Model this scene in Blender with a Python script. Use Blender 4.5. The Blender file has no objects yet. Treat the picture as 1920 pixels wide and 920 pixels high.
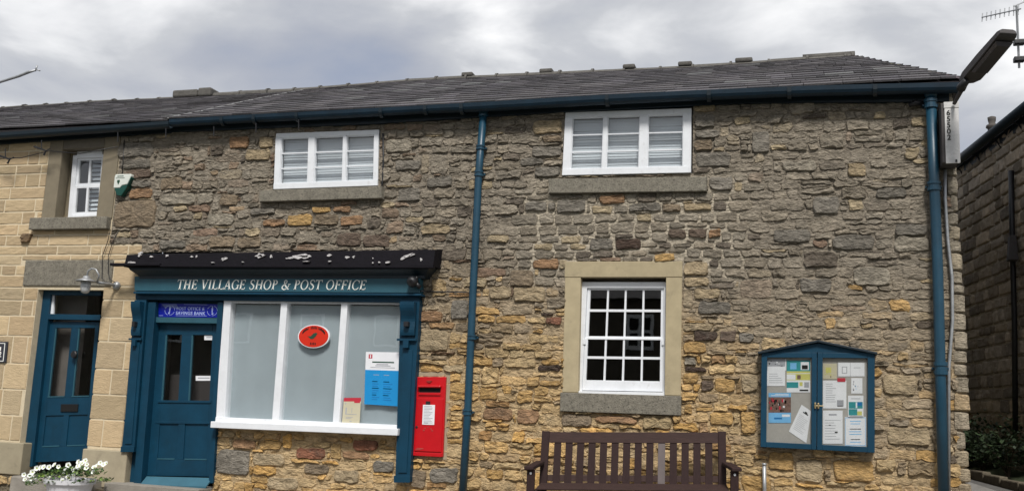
import bpy, math, random
import numpy as np
from mathutils import Vector, Matrix, noise
R_ = math.radians
random.seed(7)
SC = bpy.context.scene
COL = SC.collection
# ------------------------------------------------------------------ camera
CP = np.array([0.0, -10.4, 1.1]); FPX = 1853.28
_y, _p, _r = R_(16.7795), R_(9.4596), R_(2.4176)
fw = np.array([-math.sin(_y)*math.cos(_p), math.cos(_y)*math.cos(_p), math.sin(_p)])
r0 = np.array([math.cos(_y), math.sin(_y), 0.0]); u0 = np.cross(r0, fw)
rt = math.cos(_r)*r0 + math.sin(_r)*u0; up = -math.sin(_r)*r0 + math.cos(_r)*u0
cam = bpy.data.cameras.new('camera'); co = bpy.data.objects.new('camera', cam); COL.objects.link(co)
co.matrix_world = Matrix(((rt[0], up[0], -fw[0], CP[0]), (rt[1], up[1], -fw[1], CP[1]), (rt[2], up[2], -fw[2], CP[2]), (0, 0, 0, 1)))
cam.sensor_fit = 'HORIZONTAL'; cam.sensor_width = 36.0; cam.lens = 36.0*FPX/1920.0
cam.clip_start = 0.05; cam.clip_end = 2000
SC.camera = co
# ------------------------------------------------------------------ sky, sun, exposure
SUN_EL, SUN_AZ = 51.0, 18.0            # elevation; azimuth of the sun measured from -y (in front of the facade) towards +x
w = bpy.data.worlds.new("World"); SC.world = w; w.use_nodes = True
nt = w.node_tree; nt.nodes.clear()
def N(t, **k):
    n = nt.nodes.new(t)
    for a, b in k.items(): setattr(n, a, b)
    return n
out = N('ShaderNodeOutputWorld'); bg = N('ShaderNodeBackground'); bg.inputs['Strength'].default_value = 0.1
sky = N('ShaderNodeTexSky', sky_type='NISHITA', sun_disc=False, sun_elevation=R_(SUN_EL), sun_rotation=R_(180-SUN_AZ))
tc = N('ShaderNodeTexCoord'); mp = N('ShaderNodeMapping'); mp.inputs['Scale'].default_value = (1.0, 1.0, 2.4); mp.inputs['Location'].default_value = (5.2, 7.1, 2.2)
n1 = N('ShaderNodeTexNoise'); n1.inputs['Scale'].default_value = 4.2; n1.inputs['Detail'].default_value = 7; n1.inputs['Roughness'].default_value = 0.5; n1.inputs['Distortion'].default_value = 0.25
n2 = N('ShaderNodeTexNoise'); n2.inputs['Scale'].default_value = 1.3; n2.inputs['Detail'].default_value = 3
rp = N('ShaderNodeValToRGB'); e = rp.color_ramp.elements
e[0].position = 0.33; e[0].color = (1.25, 1.40, 1.78, 1); e[1].position = 0.635; e[1].color = (4.0, 4.0, 4.02, 1)
x = e.new(0.455); x.color = (1.80, 1.89, 2.12, 1); x = e.new(0.53); x.color = (2.28, 2.34, 2.47, 1)
ad = N('ShaderNodeMath', operation='MULTIPLY_ADD'); ad.inputs[1].default_value = 0.65
a2 = N('ShaderNodeMath', operation='MULTIPLY'); a2.inputs[1].default_value = 0.38
mk = N('ShaderNodeMapRange'); mk.inputs[1].default_value = 0.26; mk.inputs[2].default_value = 0.42; mk.inputs[3].default_value = 0.90; mk.inputs[4].default_value = 0.985
mx = N('ShaderNodeMix', data_type='RGBA')
L = nt.links.new
L(tc.outputs['Generated'], mp.inputs[0]); L(mp.outputs[0], n1.inputs[0]); L(mp.outputs[0], n2.inputs[0])
L(n2.outputs[0], a2.inputs[0]); L(n1.outputs[0], ad.inputs[0]); L(a2.outputs[0], ad.inputs[2])
L(ad.outputs[0], rp.inputs[0]); L(ad.outputs[0], mk.inputs[0]); L(mk.outputs[0], mx.inputs['Factor'])
L(sky.outputs[0], mx.inputs[6]); L(rp.outputs[0], mx.inputs[7]); L(mx.outputs[2], bg.inputs[0]); L(bg.outputs[0], out.inputs[0])
sl = bpy.data.lights.new('sun', 'SUN'); sl.energy = 1.5; sl.angle = R_(13); sl.color = (1.0, 0.965, 0.91)
so = bpy.data.objects.new('sun', sl); COL.objects.link(so)
sd = Vector((math.sin(R_(SUN_AZ))*math.cos(R_(SUN_EL)), -math.cos(R_(SUN_AZ))*math.cos(R_(SUN_EL)), math.sin(R_(SUN_EL))))
so.rotation_euler = sd.to_track_quat('Z', 'Y').to_euler(); so.location = (3, -12, 14)
SC.view_settings.view_transform = 'Standard'; SC.view_settings.look = 'None'; SC.view_settings.gamma = 1.0
SC.view_settings.exposure = 1.38
SC.render.engine = 'CYCLES'
# ------------------------------------------------------------------ helpers
def P(px, py, y=0.0):                  # where the photograph's sight line meets the vertical plane at depth y
    d = fw*FPX + rt*(px-960) - up*(py-460)
    return CP + d*((y-CP[1])/d[1])
def PD(px, py, dist):                  # point at a distance along the camera's forward axis
    d = fw + rt*(px-960)/FPX - up*(py-460)/FPX
    return CP + d*dist
WP = {}
class MB:
    def __init__(s): s.v = []; s.f = []; s.m = []; s.t = []
    def add(s, vs, fs, mi=0, t=(1, 1, 1)):
        b = len(s.v); s.v += [tuple(map(float, p)) for p in vs]; s.f += [tuple(b+i for i in f) for f in fs]; s.m += [mi]*len(fs)
        s.t += ([t]*len(vs) if not isinstance(t, list) else t); return s
    def hexa(s, p, mi=0, t=(1, 1, 1)):   # p: front 4 (ccw seen from -y) then back 4
        return s.add(p, [(0, 1, 2, 3), (7, 6, 5, 4), (0, 4, 5, 1), (1, 5, 6, 2), (2, 6, 7, 3), (3, 7, 4, 0)], mi, t)
    def box(s, x0, x1, y0, y1, z0, z1, mi=0, t=(1, 1, 1)):
        return s.hexa([(x0, y0, z0), (x1, y0, z0), (x1, y0, z1), (x0, y0, z1), (x0, y1, z0), (x1, y1, z0), (x1, y1, z1), (x0, y1, z1)], mi, t)
    def prism(s, poly, y0, y1, mi=0, t=(1, 1, 1)):   # poly of (x,z), ccw seen from -y
        n = len(poly); vs = [(a, y0, b) for a, b in poly]+[(a, y1, b) for a, b in poly]
        return s.add(vs, [tuple(range(n)), tuple(range(2*n-1, n-1, -1))]+[(i, n+i, n+(i+1) % n, (i+1) % n) for i in range(n)], mi, t)
    def tube(s, pts, r, n=10, mi=0, cap=True, t=(1, 1, 1)):
        pts = [Vector(p) for p in pts]; rs = r if isinstance(r, (list, tuple)) else [r]*len(pts); b = []
        a = None
        for i, p in enumerate(pts):
            d = (pts[min(i+1, len(pts)-1)]-pts[max(i-1, 0)]).normalized()
            if a is None: a = d.cross(Vector((0, 1, 0.01))); a = a if a.length > .1 else d.cross(Vector((1, 0, 0)))
            a = (a-d*a.dot(d)).normalized(); c = d.cross(a)
            b += [p+(a*math.cos(2*math.pi*k/n)+c*math.sin(2*math.pi*k/n))*rs[i] for k in range(n)]
        fs = [(i*n+k, i*n+(k+1) % n, (i+1)*n+(k+1) % n, (i+1)*n+k) for i in range(len(pts)-1) for k in range(n)]
        if cap: fs += [tuple(range(n-1, -1, -1)), tuple(range((len(pts)-1)*n, len(pts)*n))]
        return s.add(b, fs, mi, t)
    def lathe(s, c, prof, n=16, mi=0, ax='z'):
        vs = []
        for r, h in prof:
            for k in range(n):
                a = 2*math.pi*k/n; q = (r*math.cos(a), r*math.sin(a), h)
                if ax == 'y': q = (q[0], h, q[1])
                vs.append((c[0]+q[0], c[1]+q[1], c[2]+q[2]))
        m = len(prof)
        fs = [(i*n+k, i*n+(k+1) % n, (i+1)*n+(k+1) % n, (i+1)*n+k) for i in range(m-1) for k in range(n)]
        fs += [tuple(range(n-1, -1, -1)), tuple(range((m-1)*n, m*n))]
        return s.add(vs, fs, mi)
    def build(s, name, mat, parent=None, smooth=False, bevel=0.0, stuff=False):
        a = np.array(s.v); lo, hi = a.min(0), a.max(0); c = (lo+hi)/2; c[2] = lo[2]
        me = bpy.data.meshes.new(name); me.from_pydata((a-c).tolist(), [], s.f)
        mats = mat if isinstance(mat, (list, tuple)) else [mat]
        for m_ in mats: me.materials.append(m_)
        if len(mats) > 1: me.polygons.foreach_set('material_index', s.m)
        if any(t is not s.t[0] and t != (1, 1, 1) for t in s.t) or s.t[0] != (1, 1, 1):
            at = me.color_attributes.new('tint', 'FLOAT_COLOR', 'POINT')
            at.data.foreach_set('color', np.c_[np.array(s.t, dtype=float), np.ones(len(s.v))].ravel())
        if smooth: me.polygons.foreach_set('use_smooth', [True]*len(s.f))
        me.update()
        o = bpy.data.objects.new(name, me); COL.objects.link(o)
        pw = WP[parent.name] if parent else np.zeros(3)
        o.parent = parent; o.location = c-pw; WP[o.name] = c
        if bevel:
            b = o.modifiers.new('bevel', 'BEVEL'); b.width = bevel; b.segments = 2; b.limit_method = 'ANGLE'
        if stuff: o['kind'] = 'stuff'
        return o
def empty(name, loc, label=None, cat=None, group=None, parent=None):
    o = bpy.data.objects.new(name, None); COL.objects.link(o); loc = np.array(loc, float)
    o.parent = parent; o.location = loc-(WP[parent.name] if parent else 0); WP[o.name] = loc; o.empty_display_size = 0.1
    return tag(o, label, cat, group)
def tag(o, label=None, cat=None, group=None):
    if label: o['label'] = label
    if cat: o['category'] = cat
    if group: o['group'] = group
    return o
class Q:                               # a four-cornered opening on the plane y: u to the right, v upwards
    def __init__(s, tl, tr, br, bl, y=0.0):
        s.c = [P(*k, y) for k in (bl, br, tr, tl)]; s.y = y
    def __call__(s, u, v, dy=0.0):
        a, b, c, d = s.c; p = a*(1-u)*(1-v)+b*u*(1-v)+c*u*v+d*(1-u)*v
        return (p[0], s.y+dy, p[2])
    def w(s): return np.linalg.norm(s.c[1]-s.c[0])
    def h(s): return np.linalg.norm(s.c[3]-s.c[0])
def qbox(mb, q, a, b, c, d, y0, y1, mi=0, t=(1, 1, 1)):
    return mb.hexa([q(a, c, y0), q(b, c, y0), q(b, d, y0), q(a, d, y0), q(a, c, y1), q(b, c, y1), q(b, d, y1), q(a, d, y1)], mi, t)
def pbox(mb, x0, y0, x1, y1, d0, d1, yr=None, mi=0):   # photograph rectangle (left, top, right, bottom) on plane yr
    return qbox(mb, Q((x0, y0), (x1, y0), (x1, y1), (x0, y1), d0 if yr is None else yr), 0, 1, 0, 1, 0 if yr is None else d0-yr, d1-(d0 if yr is None else yr), mi)
# ------------------------------------------------------------------ materials
def mat(name, col, rough=0.7, metal=0.0, var=0.15, vs=6.0, bump=0.0, bs=60.0, tint=False, stretch=(1, 1, 1), spots=None, spec=0.5, coat=0, cracks=0, drips=None):
    m = bpy.data.materials.new(name); m.use_nodes = True; t = m.node_tree; nd = t.nodes; lk = t.links.new
    b = nd['Principled BSDF']; b.inputs['Roughness'].default_value = rough; b.inputs['Metallic'].default_value = metal
    b.inputs['Specular IOR Level'].default_value = spec
    if coat: b.inputs['Coat Weight'].default_value = coat
    g = nd.new('ShaderNodeNewGeometry'); mpp = nd.new('ShaderNodeMapping'); mpp.inputs['Scale'].default_value = stretch; lk(g.outputs['Position'], mpp.inputs[0])
    def noi(sc, det=4, ro=0.6, dist=0):
        n = nd.new('ShaderNodeTexNoise'); n.inputs['Scale'].default_value = sc; n.inputs['Detail'].default_value = det; n.inputs['Roughness'].default_value = ro; n.inputs['Distortion'].default_value = dist
        lk(mpp.outputs[0], n.inputs[0]); return n
    n = noi(vs, 6, 0.65); mr = nd.new('ShaderNodeMapRange'); mr.inputs[1].default_value = 0.25; mr.inputs[2].default_value = 0.75; mr.inputs[3].default_value = 1-var; mr.inputs[4].default_value = 1+var; lk(n.outputs[0], mr.inputs[0])
    mu = nd.new('ShaderNodeVectorMath'); mu.operation = 'MULTIPLY'
    if tint:
        at = nd.new('ShaderNodeAttribute'); at.attribute_name = 'tint'; m2 = nd.new('ShaderNodeVectorMath'); m2.operation = 'MULTIPLY'; m2.inputs[1].default_value = col[:3]
        lk(at.outputs['Color'], m2.inputs[0]); lk(m2.outputs[0], mu.inputs[0])
    else: mu.inputs[0].default_value = col[:3]
    lk(mr.outputs[0], mu.inputs[1]); last = mu.outputs[0]
    for (sc, lo, hi, c, f) in (spots or []):
        k = noi(sc, 5, 0.7, 0.4); r2 = nd.new('ShaderNodeMapRange'); r2.inputs[1].default_value = lo; r2.inputs[2].default_value = hi; r2.inputs[4].default_value = f; lk(k.outputs[0], r2.inputs[0])
        mi = nd.new('ShaderNodeMix'); mi.data_type = 'RGBA'; lk(r2.outputs[0], mi.inputs['Factor']); lk(last, mi.inputs[6]); mi.inputs[7].default_value = (*c, 1); last = mi.outputs[2]
    lk(last, b.inputs['Base Color'])
    if bump:
        h = noi(bs, 6, 0.7); bu = nd.new('ShaderNodeBump'); bu.inputs['Strength'].default_value = min(bump, 1); bu.inputs['Distance'].default_value = 0.02*max(1, bump)*(1.5 if tint and bump == 1.0 else 1); hs = h.outputs[0]
        if cracks:
            h2 = noi(bs*0.28, 3, 0.6, 0.8); sa = nd.new('ShaderNodeMath'); sa.operation = 'MULTIPLY_ADD'; sa.inputs[1].default_value = cracks; lk(h2.outputs[0], sa.inputs[0]); lk(hs, sa.inputs[2]); hs = sa.outputs[0]
        lk(hs, bu.inputs['Height']); lk(bu.outputs[0], b.inputs['Normal'])
    return m
def glass(name, tintc=(0.985, 0.99, 0.985), ior=1.5):
    m = bpy.data.materials.new(name); m.use_nodes = True; t = m.node_tree; nd = t.nodes; nd.clear(); lk = t.links.new
    o = nd.new('ShaderNodeOutputMaterial'); mi = nd.new('ShaderNodeMixShader'); tr = nd.new('ShaderNodeBsdfTransparent'); tr.inputs[0].default_value = (*tintc, 1)
    gl = nd.new('ShaderNodeBsdfGlossy'); gl.inputs['Roughness'].default_value = 0.01; lw = nd.new('ShaderNodeLayerWeight'); lw.inputs[0].default_value = .5; pw = nd.new('ShaderNodeMath'); pw.operation = 'POWER'; pw.inputs[1].default_value = 5.0; fr = nd.new('ShaderNodeMath'); fr.operation = 'MULTIPLY_ADD'; fr.inputs[1].default_value = .90; fr.inputs[2].default_value = .085; lk(lw.outputs['Facing'], pw.inputs[0]); lk(pw.outputs[0], fr.inputs[0])
    g = nd.new('ShaderNodeNewGeometry'); n = nd.new('ShaderNodeTexNoise'); n.inputs['Scale'].default_value = 3.0; lk(g.outputs['Position'], n.inputs[0])
    bu = nd.new('ShaderNodeBump'); bu.inputs['Strength'].default_value = 0.10; bu.inputs['Distance'].default_value = 0.003; lk(n.outputs[0], bu.inputs['Height']); lk(bu.outputs[0], gl.inputs['Normal'])
    lk(fr.outputs[0], mi.inputs[0]); lk(tr.outputs[0], mi.inputs[1]); lk(gl.outputs[0], mi.inputs[2]); lk(mi.outputs[0], o.inputs[0]); return m
M = {}
M['stone'] = mat('rubble_stone', (1, 1, 1), 0.92, var=0.55, vs=15, bump=1.0, bs=48, tint=True, stretch=(1, 1, 2.0), spec=0.2, cracks=1.6,
                 spots=[(30, 0.62, 0.78, (0.07, 0.06, 0.05), 0.6), (17, 0.60, 0.75, (0.42, 0.40, 0.34), 0.45), (2.4, 0.50, 0.72, (0.10, 0.088, 0.072), 0.5), (70, 0.63, 0.72, (0.05, 0.04, 0.03), 0.7)])  # finest dark specks put crevice shade into the colour
M['mortar'] = mat('lime_mortar', (1, 1, 1), 0.95, var=0.34, vs=9, bump=1.0, bs=55, tint=True, stretch=(1, 1, 2.2), spec=0.15, cracks=1.8,
                  spots=[(24, 0.62, 0.74, (0.08, 0.07, 0.055), 0.7), (2.4, 0.50, 0.72, (0.11, 0.095, 0.078), 0.5), (60, 0.63, 0.72, (0.05, 0.04, 0.03), 0.6)])  # finest specks: crevice shade painted into the mortar colour
M['ashlar'] = mat('ashlar_sandstone', (1, 1, 1), 0.9, var=0.13, vs=9, bump=0.5, bs=34, tint=True, stretch=(1, 1, 3.2), spec=0.2, cracks=0.8, spots=[(9, 0.62, 0.8, (0.16, 0.12, 0.08), 0.35)])
M['joint'] = mat('pale_joint', (0.60, 0.51, 0.36), 0.95, var=0.12, vs=10, bump=0.4, bs=80)
M['dressed'] = mat('dressed_sandstone', (1, 1, 1), 0.88, var=0.14, vs=7, bump=0.25, bs=90, tint=True, spec=0.2, spots=[(6, 0.58, 0.78, (0.13, 0.115, 0.085), 0.45), (40, 0.66, 0.75, (0.09, 0.08, 0.06), 0.5)])
M['darkstone'] = mat('weathered_sill_stone', (0.20, 0.182, 0.145), 0.92, var=0.35, vs=16, bump=0.6, bs=70, spots=[(60, 0.52, 0.64, (0.045, 0.042, 0.035), 0.75), (45, 0.6, 0.7, (0.34, 0.33, 0.27), 0.55)])
M['slate'] = mat('roof_slate', (1, 1, 1), 0.68, var=0.25, vs=14, bump=0.35, bs=60, tint=True, spots=[(12, 0.6, 0.75, (0.17, 0.17, 0.145), 0.45)])
M['ridge'] = mat('ridge_stone', (0.10, 0.094, 0.085), 0.9, var=0.35, vs=12, bump=0.5, bs=50)
M['teal'] = mat('teal_gloss_paint', (0.0025, 0.037, 0.072), 0.5, spec=.3, var=0.22, vs=3.5, bump=0.06, bs=30, spots=[(26, 0.66, 0.76, (0.05, 0.12, 0.15), 0.5), (5, .55, .8, (.004, .02, .03), .5), (60, .70, .76, (.22, .25, .26), .5)])
M['tealp'] = mat('teal_pipe_paint', (0.009, 0.050, 0.086), 0.4, var=0.22, vs=6, bump=0.08, bs=40, spots=[(20, 0.62, 0.78, (0.05, 0.10, 0.13), 0.5), (45, .68, .76, (.12, .09, .06), .6)])
M['fascia'] = mat('teal_fascia_paint', (0.018, 0.082, 0.115), 0.55, var=0.15, vs=5, bump=0.05, bs=60)
M['gutter'] = mat('gutter_paint', (0.003, 0.012, 0.020), 0.5, var=0.3, vs=4, bump=0.06, bs=30)
M['gutterblue'] = mat('gutter_blue_paint', (0.004, 0.018, 0.033), 0.5, var=0.35, vs=5, bump=0.08, bs=30, spec=.35)
M['black'] = mat('black_bitumen_paint', (0.006, 0.005, 0.008), 0.8, spec=.2, var=0.3, vs=8, bump=0.35, bs=24, spots=[(14, 0.66, 0.70, (0.50, 0.49, 0.50), 0.0)])
M['flake'] = mat('bare_white_undercoat', (0.52, 0.50, 0.50), 0.8, var=0.35, vs=30, bump=0.3, bs=60)
M['white'] = mat('white_gloss_paint', (0.72, 0.74, 0.77), 0.42, var=0.07, vs=6, bump=0.08, bs=30, spots=[(18, 0.58, 0.78, (0.42, 0.41, 0.39), 0.5)])
M['blind'] = mat('pale_blind', (0.53, 0.58, 0.63), 0.75, var=0.05, vs=2)
M['film'] = mat('frosted_window_film', (0.37, 0.43, 0.47), 0.5, var=0.10, vs=1.3, bump=0.05, bs=8)
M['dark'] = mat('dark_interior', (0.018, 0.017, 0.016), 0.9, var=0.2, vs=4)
M['dim'] = mat('dim_interior_wall', (0.13, 0.125, 0.115), 0.9, var=0.25, vs=3)
M['ink'] = mat('black_ink', (0.012, 0.012, 0.012), 0.7, spec=.2)
M['iron'] = mat('black_iron', (0.012, 0.012, 0.014), 0.45, var=0.3, vs=30, bump=0.2, bs=60)
M['grey_ink'] = mat('grey_print', (0.33, 0.34, 0.37), 0.7)
M['paper'] = mat('white_paper', (0.72, 0.73, 0.76), 0.8, var=0.05, vs=8)
M['cream'] = mat('cream_card', (0.50, 0.46, 0.33), 0.8, var=0.06)
M['ltext'] = mat('cream_lettering', (0.84, 0.85, 0.80), 0.6, var=0.05)
M['red'] = mat('post_box_red', (0.50, 0.003, 0.008), 0.38, var=0.12, vs=5, bump=0.05, bs=40, spots=[(30, 0.68, 0.8, (0.20, 0.02, 0.02), 0.5)])
M['ored'] = mat('oval_red', (0.58, 0.022, 0.006), 0.4, var=0.06)
M['rred'] = mat('print_red', (0.45, 0.02, 0.04), 0.7, var=0.06)
M['green'] = mat('print_dark_green', (0.01, 0.055, 0.03), 0.6, var=0.1)
M['blue'] = mat('poster_blue', (0.005, 0.24, 0.56), 0.5, var=0.05, vs=3)
M['dblue'] = mat('poster_mid_blue', (0.004, 0.15, 0.40), 0.5)
M['navy'] = mat('enamel_blue', (0.003, 0.010, 0.26), 0.3, var=0.15, vs=6)
M['sky_print'] = mat('print_sky_blue', (0.16, 0.42, 0.70), 0.7)
M['teal_print'] = mat('print_teal', (0.02, 0.25, 0.27), 0.7)
M['yellow'] = mat('print_yellow', (0.52, 0.50, 0.14), 0.7)
M['skin_print'] = mat('print_brown', (0.16, 0.09, 0.07), 0.7, var=0.6, vs=50)
M['board'] = mat('grey_felt_board', (0.36, 0.345, 0.32), 0.95, var=0.08, vs=20)
M['galv'] = mat('galvanised_steel', (0.36, 0.37, 0.38), 0.45, metal=0.55, var=0.25, vs=12, bump=0.12, bs=30)
M['cabinet'] = mat('painted_cabinet', (0.58, 0.57, 0.56), 0.5, var=0.22, vs=8, bump=0.1, bs=20, spots=[(8, 0.5, 0.8, (0.26, 0.25, 0.24), 0.6)])
M['cabside'] = mat('lamp_housing', (0.052, 0.046, 0.046), 0.7, var=0.2)
M['plastic'] = mat('white_plastic', (0.62, 0.65, 0.60), 0.45, var=0.06)
M['alarmgreen'] = mat('alarm_green_plastic', (0.004, 0.055, 0.04), 0.3)
M['wood'] = mat('brown_stained_wood', (0.028, 0.014, 0.013), 0.75, spec=.25, var=0.25, vs=20, bump=0.2, bs=50, stretch=(3, 3, 1))
M['woodh'] = mat('brown_stained_rail', (0.038, 0.019, 0.016), 0.7, spec=.3, var=0.3, vs=16, bump=0.2, bs=50, stretch=(0.3, 3, 3))
M['woodl'] = mat('pale_replacement_slat', (0.10, 0.078, 0.075), 0.55, var=0.15, vs=20)
M['brass'] = mat('brass', (0.50, 0.40, 0.22), 0.35, metal=0.8)
M['pot'] = mat('grey_planter', (0.62, 0.62, 0.65), 0.6, var=0.1, vs=8, bump=0.1)
M['soil'] = mat('soil', (0.03, 0.022, 0.015), 0.95, bump=0.5)
M['leaf'] = mat('leaf', (1, 1, 1), 0.55, var=0.2, tint=True)
M['petal'] = mat('white_petal', (0.78, 0.80, 0.76), 0.6, var=0.05, vs=60)
M['eye'] = mat('petal_throat', (0.45, 0.5, 0.2), 0.6)
M['bark'] = mat('bark', (0.08, 0.06, 0.045), 0.95, var=0.3, bump=0.8, bs=30)
M['glass'] = glass('window_glass')
M['frost'] = mat('ribbed_lamp_glass', (0.45, 0.46, 0.46), 0.15, var=0.3, vs=40)
M['asphalt'] = mat('asphalt', (0.05, 0.05, 0.052), 0.9, var=0.25, vs=30, bump=0.4, bs=150)
M['paving'] = mat('stone_paving', (0.24, 0.22, 0.19), 0.9, var=0.25, vs=5, bump=0.4, bs=60)
M['earth'] = mat('grassy_ground', (0.06, 0.075, 0.035), 0.95, var=0.4, vs=2, bump=0.6, bs=20)
M['lane'] = mat('lane_surface', (0.11, 0.105, 0.10), 0.92, var=0.25, vs=4, bump=0.5, bs=60)
M['nstone'] = mat('dark_coursed_stone', (1, 1, 1), 0.9, var=0.35, vs=11, bump=0.9, bs=40, tint=True, spec=0.2, cracks=1.0, spots=[(22, 0.6, 0.74, (0.02, 0.018, 0.015), 0.7)])
M['njoint'] = mat('dark_wall_mortar', (0.58, 0.53, 0.44), 0.95, var=0.4, vs=8, bump=0.6)
M['njointd'] = mat('sooty_pot', (.07, .062, .055), .9, var=.3)
M['opp'] = mat('opposite_wall_stone', (0.10, 0.085, 0.065), 0.9, var=0.4, vs=3, bump=0.6, bs=15)
M['lead'] = mat('lead_and_lime_fillet', (0.30, 0.30, 0.30), 0.7, var=0.3, vs=15)
# ------------------------------------------------------------------ ground
def gz(x, y):
    z = 0.042*(x+1.7)
    if x > 1.0: z += 0.14*min(x-1.0, 2.0)
    if y > -0.5: z += 0.055*min(y+0.5, 12)
    if y < -2.2: z -= 0.10
    if y < -3: z -= 0.03*min(-3-y, 20)
    return z
def sheet(name, xs, ys, m, off=0.0, f=gz):
    mb = MB(); mb.add([(a, b, f(a, b)+off) for b in ys for a in xs], [(j*len(xs)+i, j*len(xs)+i+1, (j+1)*len(xs)+i+1, (j+1)*len(xs)+i) for j in range(len(ys)-1) for i in range(len(xs)-1)])
    o = mb.build(name, m, smooth=True); o['kind'] = 'structure'; return o
gx = [-900, -200, -60, -30, -20]+list(np.arange(-15, 15.1, 1.0))+[20, 30, 60, 200, 900]
gy = [-900, -200, -60, -40, -30, -25]+list(np.arange(-23, -3.1, 1.0))+[-3, -2.2005, -2.2, -1, -0.5]+list(np.arange(0.5, 15, 1.0))+[20, 40, 100, 300, 900]
sheet('ground', gx, sorted(gy), M['earth'], -0.02)
sheet('road', np.arange(-40, 40.1, 2), [-9.5, -8, -6, -4, -3.0, -2.21], M['asphalt'], 0.0)
sheet('pavement', np.arange(-16, 9, 0.5), [-2.19, -1.2, -0.5, 0.05], M['paving'], 0.0)
kb = MB()
for i in range(24):
    x0 = -14+i*0.915; kb.box(x0, x0+0.9, -2.32, -2.195, gz(x0, -2.3)-0.2, gz(x0, -2)+0.012)
kb.build('kerb', M['paving'], bevel=0.01)['kind'] = 'structure'
# ------------------------------------------------------------------ stone building machinery
def clip(poly, a, b, c):               # keep a*x+b*z <= c
    o = []
    for i in range(len(poly)):
        p, q = poly[i], poly[(i+1) % len(poly)]; dp = a*p[0]+b*p[1]-c; dq = a*q[0]+b*q[1]-c
        if dp <= 0: o.append(p)
        if dp*dq < 0: t = dp/(dp-dq); o.append((p[0]+(q[0]-p[0])*t, p[1]+(q[1]-p[1])*t))
    return o
def area(p): return 0.5*sum(p[i][0]*p[(i+1) % len(p)][1]-p[(i+1) % len(p)][0]*p[i][1] for i in range(len(p))) if len(p) > 2 else 0
def cut(poly, rects, mn=0.0018):
    for (x0, z0, x1, z1) in rects:
        xs = [p[0] for p in poly]; zs = [p[1] for p in poly]
        if max(xs) <= x0 or min(xs) >= x1 or max(zs) <= z0 or min(zs) >= z1: continue
        c = [clip(poly, 1, 0, x0), clip(poly, -1, 0, -x1), clip(poly, 0, 1, z0), clip(poly, 0, -1, -z1)]
        c = max(c, key=area)
        if area(c) < mn: return None
        poly = c
    return poly
def voro(seeds, asp, rnd):
    S = np.array([(x/asp, z) for x, z in seeds]); out = []
    for i, s in enumerate(S):
        d = S-s; r2 = (d**2).sum(1); idx = np.argsort(r2)[1:22]
        poly = [(s[0]-.35, s[1]-.35), (s[0]+.35, s[1]-.35), (s[0]+.35, s[1]+.35), (s[0]-.35, s[1]+.35)]
        for j in idx:
            n = S[j]-s; m_ = (S[j]+s)/2; poly = clip(poly, n[0], n[1], n@m_)
            if len(poly) < 3: break
        if len(poly) > 2: out.append([(p[0]*asp, p[1]) for p in poly])
    return out
def chaikin(p):
    o = []
    for i in range(len(p)):
        a, b = p[i], p[(i+1) % len(p)]; o += [(a[0]*.86+b[0]*.14, a[1]*.86+b[1]*.14), (a[0]*.14+b[0]*.86, a[1]*.14+b[1]*.86)]
    return o
def resample(p, n):
    p = np.array(p+[p[0]]); s = np.r_[0, np.cumsum(np.hypot(*np.diff(p, axis=0).T))]; t = np.linspace(0, s[-1], n, endpoint=False)
    return np.c_[np.interp(t, s, p[:, 0]), np.interp(t, s, p[:, 1])]
def nz(x, y, z): return noise.noise(Vector((x, y, z)))
def stone(mb, poly, y=0.0, h=0.03, gap=0.009, rough=1.0, t=(.3, .3, .3), rnd=random, n=18, smooth=1):
    c = np.mean(np.array(poly), 0); xs = [p[0] for p in poly]; zs = [p[1] for p in poly]
    hx, hz = max((max(xs)-min(xs))/2, .02), max((max(zs)-min(zs))/2, .02)
    sx, sz = max(.5, 1-gap/hx), max(.45, 1-gap/hz)
    p = [(c[0]+(a-c[0])*sx, c[1]+(b-c[1])*sz) for a, b in poly]
    for _ in range(smooth): p = chaikin(p)
    p = resample(p, n); c = p.mean(0); vs = []
    tx, tz = rnd.uniform(-.4, .4)*h, rnd.uniform(-.2, .6)*h
    for k, (s, q) in enumerate(((1.0, .35), (0.965, -.62), (0.89, -.95), (0.50, -1.0), (0.0, -1.0))):
        for a in (p if s else [c]):
            v = c+(a-c)*s
            if k < 3: v = v+np.array([nz(v[0]*17, v[1]*25, 3.1), nz(v[0]*15, v[1]*33, 7.7)])*0.018*rough
            yy = y+q*h
            if k > 0: yy += rough*(h*.45*nz(v[0]*8, 5.5, v[1]*20)+h*.5*nz(v[0]*24, 1.5, v[1]*60)) + (tx*(v[0]-c[0])/hx+tz*(v[1]-c[1])/hz)*.6
            else: yy = y+.012
            vs.append((v[0], yy, v[1]))
    fs = [(r*n+k, r*n+(k+1) % n, (r+1)*n+(k+1) % n, (r+1)*n+k) for r in range(3) for k in range(n)]+[(3*n+k, 3*n+(k+1) % n, 4*n) for k in range(n)]
    mb.add(vs, fs, 0, t)
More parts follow.
